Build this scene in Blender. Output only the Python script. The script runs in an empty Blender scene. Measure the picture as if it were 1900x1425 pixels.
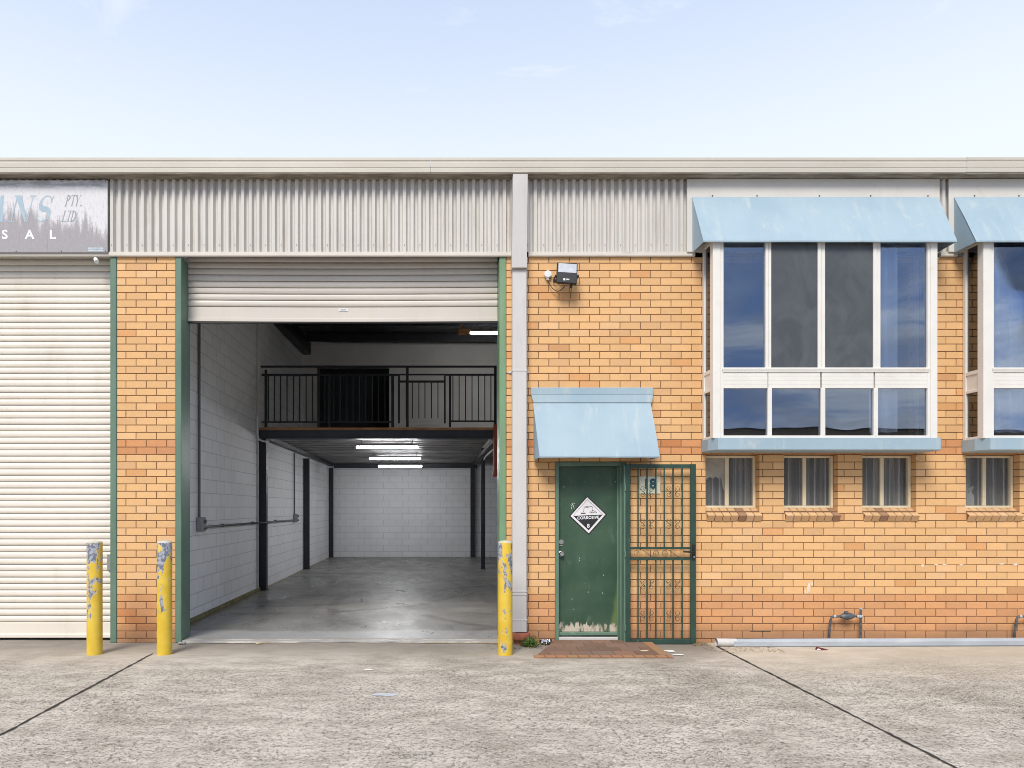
import bpy, math, random
from mathutils import Vector, Matrix
random.seed(7)
rnd = random.random
def U(a, b): return a + (b - a) * rnd()
SC = bpy.context.scene
COL = SC.collection
PI = math.pi

# ------------------------------------------------------------------ camera geometry (metres)
DIST, EYE, PPM = 8.2, 1.59, 157.5           # camera to brick face, eye height, measured scale at the brick face
def X(px, y=0.0): return (px - 805.0) * (DIST + y) / (DIST * PPM)
def Z(py, y=0.0): return EYE + (942.0 - py) * (DIST + y) / (DIST * PPM)

# ------------------------------------------------------------------ objects
ORG = {}
def tag(o, label=None, cat=None, group=None, kind=None):
    if label: o['label'] = label
    if cat: o['category'] = cat
    if group: o['group'] = group
    if kind: o['kind'] = kind
    return o
def thing(name, label, cat, loc=(0, 0, 0), group=None):
    o = bpy.data.objects.new(name, None); COL.objects.link(o)
    o.location = loc; o.empty_display_size = 0.1
    ORG[o.name] = Vector(loc)
    return tag(o, label, cat, group)
class MB:
    """collects world-space shapes, then links them as one mesh object"""
    def __init__(s): s.v = []; s.f = []; s.c = []; s.smooth = []; s.cc = None
    def _add(s, vs, fs, sm=False):
        n = len(s.v); s.v += [tuple(p) for p in vs]; s.f += [tuple(i + n for i in f) for f in fs]
        s.smooth += [sm] * len(fs)
        if s.cc is not None: s.c += [s.cc] * len(vs)
    def box(s, x0, x1, y0, y1, z0, z1, bev=0.0, M=None):
        if x0 > x1: x0, x1 = x1, x0
        if y0 > y1: y0, y1 = y1, y0
        if z0 > z1: z0, z1 = z1, z0
        b = min(bev, (x1 - x0) * .45, (y1 - y0) * .45, (z1 - z0) * .45)
        if b <= 0:
            vs = [(x, y, z) for x in (x0, x1) for y in (y0, y1) for z in (z0, z1)]
            fs = [(0, 1, 3, 2), (4, 6, 7, 5), (0, 4, 5, 1), (2, 3, 7, 6), (0, 2, 6, 4), (1, 5, 7, 3)]
        else:
            vs, idx = [], {}
            for i, x in enumerate((x0, x1)):
                for j, y in enumerate((y0, y1)):
                    for k, z in enumerate((z0, z1)):
                        sx, sy, sz = (1, -1)[i], (1, -1)[j], (1, -1)[k]
                        for a, p in enumerate(((x, y + sy * b, z + sz * b), (x + sx * b, y, z + sz * b), (x + sx * b, y + sy * b, z))):
                            idx[i, j, k, a] = len(vs); vs.append(p)
            fs = []
            I = lambda i, j, k, a: idx[i, j, k, a]
            for i in (0, 1):
                q = [I(i, 0, 0, 0), I(i, 1, 0, 0), I(i, 1, 1, 0), I(i, 0, 1, 0)]; fs.append(tuple(q if i else q[::-1]))
                q = [I(0, i, 0, 1), I(1, i, 0, 1), I(1, i, 1, 1), I(0, i, 1, 1)]; fs.append(tuple(q[::-1] if i else q))
                q = [I(0, 0, i, 2), I(1, 0, i, 2), I(1, 1, i, 2), I(0, 1, i, 2)]; fs.append(tuple(q if i else q[::-1]))
            for j in (0, 1):
                for k in (0, 1):
                    q = [I(0, j, k, 1), I(1, j, k, 1), I(1, j, k, 2), I(0, j, k, 2)]; fs.append(tuple(q if j == k else q[::-1]))
                    q = [I(j, 0, k, 0), I(j, 1, k, 0), I(j, 1, k, 2), I(j, 0, k, 2)]; fs.append(tuple(q[::-1] if j == k else q))
                    q = [I(j, k, 0, 0), I(j, k, 1, 0), I(j, k, 1, 1), I(j, k, 0, 1)]; fs.append(tuple(q if j == k else q[::-1]))
            for i in (0, 1):
                for j in (0, 1):
                    for k in (0, 1):
                        q = (I(i, j, k, 0), I(i, j, k, 1), I(i, j, k, 2)); fs.append(q if (i + j + k) % 2 else q[::-1])
        if M is not None: vs = [M @ Vector(p) for p in vs]
        s._add(vs, fs)
    def quad(s, a, b, c, d): s._add([a, b, c, d], [(0, 1, 2, 3)])
    def poly(s, pts): s._add(pts, [tuple(range(len(pts)))])
    def prism(s, pts, d, cap=True):
        """pts: closed outline (3-D), d: extrusion vector"""
        n = len(pts); d = Vector(d)
        vs = [Vector(p) for p in pts] + [Vector(p) + d for p in pts]
        fs = [(i, (i + 1) % n, n + (i + 1) % n, n + i) for i in range(n)]
        if cap: fs += [tuple(range(n))[::-1], tuple(range(n, 2 * n))]
        s._add(vs, fs)
    def tube(s, path, r, n=8, cap=True):
        path = [Vector(p) for p in path]; m = len(path); rs = r if isinstance(r, (list, tuple)) else [r] * m
        up = Vector((0, 0, 1)); prev = None; vs = []
        for i, p in enumerate(path):
            t = (path[min(i + 1, m - 1)] - path[max(i - 1, 0)]).normalized()
            if prev is None:
                a = t.cross(up) if abs(t.dot(up)) < .95 else t.cross(Vector((1, 0, 0)))
            else: a = prev - t * prev.dot(t)
            a.normalize(); prev = a; b = t.cross(a)
            for k in range(n):
                th = 2 * PI * k / n; vs.append(p + (a * math.cos(th) + b * math.sin(th)) * rs[i])
        fs = [(i * n + k, i * n + (k + 1) % n, (i + 1) * n + (k + 1) % n, (i + 1) * n + k) for i in range(m - 1) for k in range(n)]
        s._add(vs, fs, True)
        if cap:
            s._add(vs[:n], [tuple(range(n))[::-1]]); s._add(vs[-n:], [tuple(range(n))])
    def lathe(s, c, prof, n=28):
        """prof: (r, z) rows round the vertical through c"""
        vs = [(c[0] + r * math.cos(2 * PI * k / n), c[1] + r * math.sin(2 * PI * k / n), c[2] + z) for r, z in prof for k in range(n)]
        fs = [(i * n + k, i * n + (k + 1) % n, (i + 1) * n + (k + 1) % n, (i + 1) * n + k) for i in range(len(prof) - 1) for k in range(n)]
        s._add(vs, fs, True)
    def build(s, name, m, parent=None, label=None, flip=False):
        org = ORG.get(parent.name, Vector()) if parent else Vector()
        me = bpy.data.meshes.new(name)
        me.from_pydata([(p[0] - org[0], p[1] - org[1], p[2] - org[2]) for p in s.v], [], s.f)
        me.polygons.foreach_set('use_smooth', s.smooth)
        if s.c:
            at = me.color_attributes.new('tone', 'FLOAT_COLOR', 'POINT')
            at.data.foreach_set('color', [c for q in s.c for c in (q[0], q[1], q[2], 1.0)])
        me.materials.append(m); me.update()
        o = bpy.data.objects.new(name, me); COL.objects.link(o)
        if parent: o.parent = parent
        ORG[o.name] = org
        if label: o['label'] = label
        return o
def solo(name, mb, m, label, cat, loc, group=None):
    """a thing that is one mesh, with its origin at loc"""
    me_o = mb.build(name, m)
    me_o.data.transform(Matrix.Translation(-Vector(loc))); me_o.location = loc
    ORG[me_o.name] = Vector(loc)
    return tag(me_o, label, cat, group)
def structure(name, mb, m):
    o = mb.build(name, m); o['kind'] = 'structure'; return o
def copy_tree(o, parent=None):
    c = o.copy(); COL.objects.link(c)
    if parent: c.parent = parent
    for ch in [q for q in COL.objects if q.parent == o]: copy_tree(ch, c)
    return c
def text_mesh(txt, size, bold=0.0, space=1.0):
    cu = bpy.data.curves.new('letters', 'FONT'); cu.body = txt; cu.size = size; cu.offset = bold
    cu.align_x = 'CENTER'; cu.align_y = 'CENTER'; cu.space_character = space; cu.resolution_u = 4
    o = bpy.data.objects.new('letters', cu); COL.objects.link(o)
    dg = bpy.context.evaluated_depsgraph_get(); me = o.evaluated_get(dg).to_mesh()
    vs = [v.co.copy() for v in me.vertices]; fs = [tuple(p.vertices) for p in me.polygons]
    bpy.data.objects.remove(o); bpy.data.curves.remove(cu)
    return vs, fs
def add_text(mb, txt, size, cx, y, cz, bold=0.0, space=1.0, rot=0.0, sx=1.0):
    vs, fs = text_mesh(txt, size, bold, space)
    c, s = math.cos(rot), math.sin(rot)
    mb._add([(cx + v.x * sx * c - v.y * s, y, cz + v.x * sx * s + v.y * c) for v in vs], fs)

# ------------------------------------------------------------------ materials
def newmat(name):
    m = bpy.data.materials.new(name); m.use_nodes = True
    nt = m.node_tree; nt.nodes.clear()
    out = nt.nodes.new('ShaderNodeOutputMaterial'); b = nt.nodes.new('ShaderNodeBsdfPrincipled')
    nt.links.new(b.outputs[0], out.inputs[0])
    return m, nt, b, out
def N(nt, t, **kw):
    n = nt.nodes.new('ShaderNode' + t)
    for k, v in kw.items():
        if k in n.inputs: n.inputs[k].default_value = v
        else: setattr(n, k, v)
    return n
def mathn(nt, op, a, b=None, c=None, clamp=False):
    n = nt.nodes.new('ShaderNodeMath'); n.operation = op; n.use_clamp = clamp
    for i, v in enumerate((a, b, c)):
        if v is None: continue
        if isinstance(v, (int, float)): n.inputs[i].default_value = v
        else: nt.links.new(v, n.inputs[i])
    return n.outputs[0]
def ramp(nt, fac, lo, hi, inv=False):
    n = nt.nodes.new('ShaderNodeMapRange'); n.interpolation_type = 'SMOOTHSTEP'
    n.inputs[1].default_value = lo; n.inputs[2].default_value = hi
    n.inputs[3].default_value = 1.0 if inv else 0.0; n.inputs[4].default_value = 0.0 if inv else 1.0
    nt.links.new(fac, n.inputs[0]); return n.outputs[0]
def mixc(nt, fac, a, b, mode='MIX'):
    n = nt.nodes.new('ShaderNodeMix'); n.data_type = 'RGBA'; n.blend_type = mode
    for i, v in ((0, fac), (6, a), (7, b)):
        if isinstance(v, (int, float)): n.inputs[i].default_value = v
        elif isinstance(v, (tuple, list)): n.inputs[i].default_value = (*v[:3], 1.0)
        else: nt.links.new(v, n.inputs[i])
    return n.outputs[2]
def coords(nt, scale=(1, 1, 1), rand=False, loc=(0, 0, 0)):
    tc = N(nt, 'TexCoord'); mp = N(nt, 'Mapping'); mp.inputs['Scale'].default_value = scale; mp.inputs['Location'].default_value = loc
    src = tc.outputs['Object']
    if rand:
        oi = N(nt, 'ObjectInfo'); mu = mathn(nt, 'MULTIPLY', oi.outputs['Random'], 53.0)
        ad = N(nt, 'VectorMath', operation='ADD'); nt.links.new(src, ad.inputs[0]); nt.links.new(mu, ad.inputs[1]); src = ad.outputs[0]
    nt.links.new(src, mp.inputs[0]); return mp.outputs[0]
def noise(nt, vec, scale, detail=4, rough=.55, dist=0.0):
    n = N(nt, 'TexNoise', Scale=scale, Detail=detail, Roughness=rough, Distortion=dist); nt.links.new(vec, n.inputs['Vector']); return n.outputs[0]
def bump(nt, b, h, strength, dist=0.01):
    n = N(nt, 'Bump', Strength=strength, Distance=dist); nt.links.new(h, n.inputs['Height']); nt.links.new(n.outputs[0], b.inputs['Normal'])
def mat(name, col, rough=.55, var=.12, vs=3.0, dirt=None, dirtcol=(.12, .09, .06), dscale=2.0, dstretch=(1, 1, 1), lo=.5, hi=.7, bs=0.0, bst=.2, metal=0.0, spec=.5, rand=False):
    m, nt, b, out = newmat(name)
    v = coords(nt, rand=rand)
    n1 = noise(nt, v, vs, 5)
    c = mixc(nt, ramp(nt, n1, .25, .75), tuple(q * (1 - var) for q in col), tuple(min(1, q * (1 + var)) for q in col))
    if dirt:
        n2 = noise(nt, coords(nt, dstretch, rand), dscale, 6, .65)
        f = mathn(nt, 'MULTIPLY', ramp(nt, n2, lo, hi), dirt)
        c = mixc(nt, f, c, dirtcol)
    nt.links.new(c, b.inputs['Base Color'])
    b.inputs['Roughness'].default_value = rough; b.inputs['Metallic'].default_value = metal
    b.inputs['Specular IOR Level'].default_value = spec
    if bs: bump(nt, b, noise(nt, v, bs, 4), bst, .004)
    return m
M = {}
# bricks: tone attribute x grain
def brick_mat():
    m, nt, b, out = newmat('brick')
    at = N(nt, 'Attribute'); at.attribute_name = 'tone'
    v = coords(nt)
    g = noise(nt, v, 14, 5, .6); f = noise(nt, v, 160, 3, .6); big = noise(nt, v, .9, 4, .6)
    c = mixc(nt, ramp(nt, g, .25, .75), at.outputs['Color'], mixc(nt, 1.0, at.outputs['Color'], (1.10, 1.04, .95), 'MULTIPLY'))
    c = mixc(nt, mathn(nt, 'MULTIPLY', ramp(nt, f, .60, .72), .38), c, (.20, .10, .05))
    c = mixc(nt, mathn(nt, 'MULTIPLY', ramp(nt, big, .52, .75), .22), c, (.42, .21, .11))
    wp = noise(nt, coords(nt, (3, 3, 9)), 1.6, 6, .75)
    c = mixc(nt, mathn(nt, 'MULTIPLY', ramp(nt, wp, .735, .76), .75), c, (.72, .66, .6))
    # darker towards the bottom courses
    sx = N(nt, 'SeparateXYZ'); nt.links.new(v, sx.inputs[0])
    foot_h = mathn(nt, 'ADD', sx.outputs[2], mathn(nt, 'MULTIPLY', big, -.35))
    c = mixc(nt, mathn(nt, 'MULTIPLY', ramp(nt, foot_h, -.12, .08, True), .5), c, (.16, .10, .07))
    nt.links.new(c, b.inputs['Base Color']); b.inputs['Roughness'].default_value = .85
    bump(nt, b, mathn(nt, 'ADD', f, mathn(nt, 'MULTIPLY', g, .8)), .35, .004)
    return m
M['brick'] = brick_mat()
M['mortar'] = mat('mortar', (.20, .108, .055), .95, .25, 8, bs=90, bst=.5)
M['cladding'] = mat('cream_sheet', (.58, .56, .53), .5, .05, 1.2, dirt=.45, dirtcol=(.34, .30, .25), dscale=2.2, dstretch=(5, 5, .5), lo=.5, hi=.75)
M['gutter'] = mat('gutter_paint', (.52, .49, .43), .45, .05, .8, dirt=.3, dirtcol=(.33, .29, .22), dscale=1.2, dstretch=(.6, 1, 6), lo=.5, hi=.8)
M['soffit'] = mat('soffit_grime', (.30, .26, .21), .8, .2, 2, dirt=.8, dirtcol=(.14, .11, .08), dscale=3, dstretch=(1, 5, 1), lo=.35, hi=.65)
M['flash'] = mat('flashing_paint', (.60, .56, .50), .5, .06, 2, dirt=.5, dirtcol=(.36, .30, .20), dscale=3, dstretch=(1, 1, 6), lo=.5, hi=.75)
M['panel'] = mat('cream_panel', (.62, .60, .56), .5, .05, 1.5, dirt=.55, dirtcol=(.52, .40, .26), dscale=1.6, dstretch=(2, 1, 1.2), lo=.56, hi=.78)
M['green'] = mat('green_paint', (.115, .195, .145), .45, .12, 2, dirt=.4, dirtcol=(.22, .34, .25), dscale=3, dstretch=(3, 3, .4), lo=.5, hi=.8)
M['green_light'] = mat('green_paint_pale', (.165, .29, .165), .45, .1, 2, dirt=.4, dirtcol=(.27, .36, .22), dscale=3, dstretch=(5, 5, .3), lo=.45, hi=.8)  # paler, yellower green for the right-hand jamb
M['green_dark'] = mat('green_screen_paint', (.024, .062, .047), .4, .2, 4, dirt=.5, dirtcol=(.16, .22, .18), dscale=12, dstretch=(1, 1, .6), lo=.64, hi=.72)
def blue_mat():
    m, nt, b, out = newmat('blue_sheet')
    n1 = noise(nt, coords(nt, rand=True), 1.3, 5); st = noise(nt, coords(nt, (7, 2, .9), True), 1.7, 6, .65); bl = noise(nt, coords(nt, (2, 2, 2), True), 2.4, 6, .7); fine = noise(nt, coords(nt), 60, 3)
    c = mixc(nt, ramp(nt, n1, .3, .7), (.285, .395, .475), (.335, .44, .51))
    c = mixc(nt, mathn(nt, 'MULTIPLY', ramp(nt, st, .52, .78), .6), c, (.50, .545, .52))
    c = mixc(nt, mathn(nt, 'MULTIPLY', ramp(nt, bl, .56, .80), .5), c, (.58, .585, .53))
    c = mixc(nt, mathn(nt, 'MULTIPLY', ramp(nt, st, .40, .28), .35), c, (.30, .39, .42))
    c = mixc(nt, mathn(nt, 'MULTIPLY', ramp(nt, fine, .66, .74), .3), c, (.24, .27, .26))
    nt.links.new(c, b.inputs['Base Color']); b.inputs['Roughness'].default_value = .55; b.inputs['Specular IOR Level'].default_value = .35
    bump(nt, b, n1, .25, .02)
    return m
M['blue'] = blue_mat()
M['white'] = mat('white_aluminium', (.72, .70, .66), .4, .04, 3, dirt=.3, dirtcol=(.6, .5, .36), dscale=4, lo=.58, hi=.75)
M['cream'] = mat('cream_aluminium', (.74, .64, .45), .4, .06, 4, dirt=.4, dirtcol=(.4, .33, .2), dscale=6, lo=.55, hi=.75)
M['pipe'] = mat('pale_grey_pipe', (.56, .545, .535), .45, .04, 1.5, dirt=.3, dirtcol=(.38, .36, .35), dscale=3, dstretch=(4, 4, .5), lo=.5, hi=.8)
M['zinc'] = mat('grey_blue_pipe', (.37, .41, .455), .4, .1, 2, dirt=.5, dirtcol=(.52, .54, .55), dscale=3, dstretch=(.5, 4, 3), lo=.5, hi=.7)
M['galv'] = mat('galvanised', (.085, .095, .11), .55, .3, 18, dirt=.6, dirtcol=(.26, .23, .19), dscale=25, lo=.52, hi=.66, metal=.2)
M['black'] = mat('black_steel', (.018, .021, .028), .45, .2, 3, dirt=.3, dirtcol=(.05, .05, .055), dscale=5, lo=.55, hi=.7)
M['plastic'] = mat('black_plastic', (.014, .014, .016), .4, .1, 5)
M['grey_pl'] = mat('grey_plastic', (.24, .25, .26), .5, .08, 5)
M['darkgrey_pl'] = mat('conduit_grey', (.11, .115, .125), .5, .1, 5)
M['white_pl'] = mat('white_plastic', (.75, .76, .78), .4, .04, 5)
M['chrome'] = mat('chrome', (.65, .65, .66), .25, .05, 5, metal=1.0)
M['red_pl'] = mat('red_plastic', (.36, .075, .045), .5, .15, 3)
M['terra'] = mat('terracotta', (.38, .12, .065), .8, .2, 8, dirt=.5, dirtcol=(.14, .08, .06), dscale=8, lo=.5, hi=.7, bs=40, bst=.3)
M['timber'] = mat('timber_edge', (.50, .25, .11), .7, .3, 6, dirt=.5, dirtcol=(.1, .06, .04), dscale=3, dstretch=(1, 1, 1), lo=.5, hi=.65)
M['render_wall'] = mat('painted_wall', (.74, .73, .71), .8, .06, 1.5, bs=60, bst=.2)
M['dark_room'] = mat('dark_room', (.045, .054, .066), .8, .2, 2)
M['joint'] = mat('joint_filler', (.035, .03, .026), .95, .3, 10)
M['paper'] = mat('paper', (.72, .70, .66), .8, .1, 20)
M['leaf_dry'] = mat('dry_leaf', (.30, .20, .09), .85, .35, 30)
M['weed'] = mat('weed_green', (.10, .17, .035), .6, .35, 30)
M['letter_white'] = mat('letter_white', (.80, .81, .84), .6, .05, 10)
M['mark'] = mat('old_paint_mark', (.70, .60, .48), .8, .1, 30)
M['letter_blue'] = mat('letter_blue', (.36, .47, .56), .6, .1, 6, dirt=.4, dirtcol=(.5, .5, .52), dscale=8, dstretch=(3, 1, 1), lo=.5, hi=.75)
M['letter_grey'] = mat('letter_grey', (.30, .34, .38), .6, .1, 6)
M['teal'] = mat('digit_teal', (.03, .10, .12), .6, .1, 6)
M['cream_plate'] = mat('cream_plate', (.70, .70, .56), .55, .06, 5, dirt=.3, dirtcol=(.5, .45, .3), dscale=8)
M['ink'] = mat('black_ink', (.02, .02, .024), .5, .1, 6)
M['sticker'] = mat('white_sticker', (.74, .72, .74), .5, .04, 6)
M['curtain'] = mat('curtain_cloth', (.82, .85, .89), .9, .08, 3)
M['maroon'] = mat('maroon_cloth', (.10, .012, .02), .8, .3, 30)

def roller_mat(name, col):
    return mat(name, col, .42, .04, 1.2, dirt=.35, dirtcol=(.50, .42, .30), dscale=1.6, dstretch=(2.5, 1, .8), lo=.5, hi=.8)
M['roller_cream'] = roller_mat('roller_cream', (.74, .69, .61))
M['roller_grey'] = roller_mat('roller_grey_cream', (.58, .54, .49))

def sign_mat():
    m, nt, b, out = newmat('stained_sign')
    v = coords(nt)
    sx = N(nt, 'SeparateXYZ'); nt.links.new(v, sx.inputs[0])
    st = noise(nt, coords(nt, (6.5, 1, .8)), 1.6, 6, .62)
    fine = noise(nt, coords(nt, (26, 1, 9)), 2.0, 6, .75)
    # grime washed down over the lower half of the board, in streaks with ragged tops (local z: board base at 0)
    g = mathn(nt, 'ADD', mathn(nt, 'MULTIPLY', sx.outputs[2], -1.5), mathn(nt, 'ADD', mathn(nt, 'MULTIPLY', st, 1.3), mathn(nt, 'MULTIPLY', fine, .55)))
    g = mathn(nt, 'ADD', g, mathn(nt, 'MULTIPLY', sx.outputs[0], -.22))
    c = mixc(nt, ramp(nt, g, .36, .64), (.66, .66, .69), (.33, .315, .335))
    c = mixc(nt, mathn(nt, 'MULTIPLY', ramp(nt, fine, .48, .68), .6), c, (.42, .41, .43))
    top = noise(nt, coords(nt, (3, 1, 12)), 1.5, 5, .6)
    t = mathn(nt, 'MULTIPLY', ramp(nt, sx.outputs[2], .72, .80), ramp(nt, top, .42, .6))
    c = mixc(nt, mathn(nt, 'MULTIPLY', t, .7), c, (.33, .35, .36))
    dk = noise(nt, coords(nt, (14, 1, .5), loc=(3, 0, 2)), 1.8, 5, .6)
    c = mixc(nt, mathn(nt, 'MULTIPLY', ramp(nt, dk, .66, .72), .6), c, (.13, .12, .13))
    nt.links.new(c, b.inputs['Base Color']); b.inputs['Roughness'].default_value = .7
    return m
M['sign'] = sign_mat()

def door_mat():
    m, nt, b, out = newmat('worn_green_door')
    v = coords(nt); sx = N(nt, 'SeparateXYZ'); nt.links.new(v, sx.inputs[0])
    n1 = noise(nt, v, 2.2, 5); n2 = noise(nt, coords(nt, (1.5, 1, .5)), 6, 5, .65)
    c = mixc(nt, ramp(nt, n1, .3, .7), (.026, .066, .040), (.052, .100, .062))
    c = mixc(nt, mathn(nt, 'MULTIPLY', ramp(nt, n2, .58, .72), .32), c, (.17, .24, .19))
    # fresher yellow green repaint along the hinge side and the foot
    e = mathn(nt, 'ADD', sx.outputs[0], mathn(nt, 'MULTIPLY', n1, .08))
    low = mathn(nt, 'SUBTRACT', .55, sx.outputs[2])
    c = mixc(nt, mathn(nt, 'MULTIPLY', ramp(nt, mathn(nt, 'ADD', e, mathn(nt, 'MULTIPLY', low, .12)), .70, .76), .6), c, (.16, .22, .06))
    # bare splintered foot
    sp = noise(nt, coords(nt, (55, 1, 3)), 1.0, 4, .6)
    f = mathn(nt, 'ADD', mathn(nt, 'MULTIPLY', sx.outputs[2], -5.5), mathn(nt, 'MULTIPLY', sp, 1.2))
    f = mathn(nt, 'MULTIPLY', mathn(nt, 'MULTIPLY', ramp(nt, f, -.16, -.06), ramp(nt, sx.outputs[2], .040, .05)), ramp(nt, n2, .40, .52))
    c = mixc(nt, f, c, (.52, .46, .38))
    ch = N(nt, 'TexVoronoi', Scale=13.0); nt.links.new(coords(nt, (1, 1, .7)), ch.inputs['Vector'])
    hi = ramp(nt, sx.outputs[2], 1.1, .3)
    c = mixc(nt, mathn(nt, 'MULTIPLY', ramp(nt, ch.outputs['Distance'], .075, .055, False), .8), c, (.6, .62, .58))
    nt.links.new(c, b.inputs['Base Color']); b.inputs['Roughness'].default_value = .42
    bump(nt, b, n2, .08, .004)
    return m
M['door'] = door_mat()

def bollard_mat():
    m, nt, b, out = newmat('chipped_yellow')
    v = coords(nt, rand=True)
    n = noise(nt, coords(nt, (1.25, 1.25, .55), True), 6.6, 7, .66, .5)
    n2 = noise(nt, v, 30, 4, .6)
    tc = N(nt, 'TexCoord'); sx = N(nt, 'SeparateXYZ'); nt.links.new(tc.outputs['Object'], sx.inputs[0])
    hgt = mathn(nt, 'MULTIPLY', mathn(nt, 'SUBTRACT', sx.outputs[2], .6), .14)
    k = mathn(nt, 'ADD', mathn(nt, 'ADD', n, hgt), mathn(nt, 'MULTIPLY', n2, .07))
    chip = ramp(nt, k, .600, .612)
    old = ramp(nt, n2, .45, .55)
    yel = mixc(nt, ramp(nt, noise(nt, v, 5, 3), .3, .7), (.62, .41, .025), (.70, .50, .06))
    grey = mixc(nt, old, (.13, .15, .20), (.36, .37, .43))
    rim = mathn(nt, 'MULTIPLY', ramp(nt, k, .575, .600), .35)
    c = mixc(nt, rim, yel, (.62, .56, .40)); c = mixc(nt, chip, c, grey)
    nt.links.new(c, b.inputs['Base Color']); b.inputs['Roughness'].default_value = .5
    bump(nt, b, ramp(nt, k, .585, .62, True), .5, .003)
    return m
M['bollard'] = bollard_mat()
M['bollard_cap'] = mat('bollard_cap', (.52, .51, .46), .7, .2, 12, dirt=.7, dirtcol=(.56, .46, .10), dscale=14, lo=.5, hi=.6, rand=True)

def ground_mat():
    m, nt, b, out = newmat('weathered_concrete')
    v = coords(nt); sx = N(nt, 'SeparateXYZ'); nt.links.new(v, sx.inputs[0])
    big = noise(nt, v, .55, 6, .62); med = noise(nt, coords(nt, (.8, 1.6, 1)), 3.2, 6, .68); fine = noise(nt, v, 120, 3, .6)
    c = mixc(nt, ramp(nt, med, .3, .7), (.345, .31, .262), (.565, .515, .45))
    c = mixc(nt, mathn(nt, 'MULTIPLY', ramp(nt, big, .47, .66), .55), c, (.24, .208, .168))
    # smooth trowelled strip by the wall: fewer pits; exposed chips further out
    edge = ramp(nt, mathn(nt, 'ADD', mathn(nt, 'MULTIPLY', sx.outputs[1], -1), mathn(nt, 'MULTIPLY', big, 1.3)), 1.1, 2.6)
    right = ramp(nt, sx.outputs[0], 3.1, 3.3)
    # short dark worm-like pits
    w = N(nt, 'TexNoise', Scale=31.0, Detail=2.5, Roughness=.55, Distortion=.9); nt.links.new(coords(nt, (.8, 1.05, 1)), w.inputs['Vector'])
    pit = ramp(nt, mathn(nt, 'ABSOLUTE', mathn(nt, 'SUBTRACT', w.outputs[0], .5)), .035, .010, False)
    w2 = noise(nt, coords(nt, (1, 1, 1), loc=(7, 3, 1)), 24, 3, .6)
    pit = mathn(nt, 'MULTIPLY', pit, ramp(nt, w2, .47, .55))
    pit2 = ramp(nt, noise(nt, coords(nt, (1, 1, 1), loc=(2, 9, 4)), 62, 3, .6, .4), .58, .65)
    pits = mathn(nt, 'MAXIMUM', pit, pit2)
    patch = ramp(nt, noise(nt, coords(nt, (1, 1.3, 1), loc=(3, 8, 2)), 1.3, 5, .65), .36, .64)
    amt = mathn(nt, 'ADD', mathn(nt, 'MULTIPLY', mathn(nt, 'MULTIPLY', edge, mathn(nt, 'ADD', mathn(nt, 'MULTIPLY', patch, .5), .55)), .98), .14)
    c = mixc(nt, mathn(nt, 'MULTIPLY', pits, amt), c, (.085, .077, .070))
    lightc = ramp(nt, noise(nt, coords(nt, (1, 1, 1), loc=(5, 5, 5)), 40, 3, .6), .58, .66)
    c = mixc(nt, mathn(nt, 'MULTIPLY', mathn(nt, 'MULTIPLY', lightc, edge), .75), c, (.66, .63, .58))
    # dark grime lying along the foot of the building, brown leach on the newer slab
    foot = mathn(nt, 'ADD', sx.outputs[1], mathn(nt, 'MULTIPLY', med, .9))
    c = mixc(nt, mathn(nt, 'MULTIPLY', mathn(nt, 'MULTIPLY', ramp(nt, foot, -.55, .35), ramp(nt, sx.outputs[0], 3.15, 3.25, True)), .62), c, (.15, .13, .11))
    warm = mathn(nt, 'MULTIPLY', mathn(nt, 'MULTIPLY', right, ramp(nt, sx.outputs[1], -2.6, -.6)), .55)
    c = mixc(nt, warm, c, (.52, .46, .37))
    nt.links.new(c, b.inputs['Base Color']); b.inputs['Roughness'].default_value = .9; b.inputs['Specular IOR Level'].default_value = .2
    hgt = mathn(nt, 'ADD', mathn(nt, 'MULTIPLY', mathn(nt, 'MULTIPLY', pits, edge), -1.0), mathn(nt, 'MULTIPLY', fine, .5))
    bump(nt, b, hgt, .7, .005)
    return m
M['ground'] = ground_mat()

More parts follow.
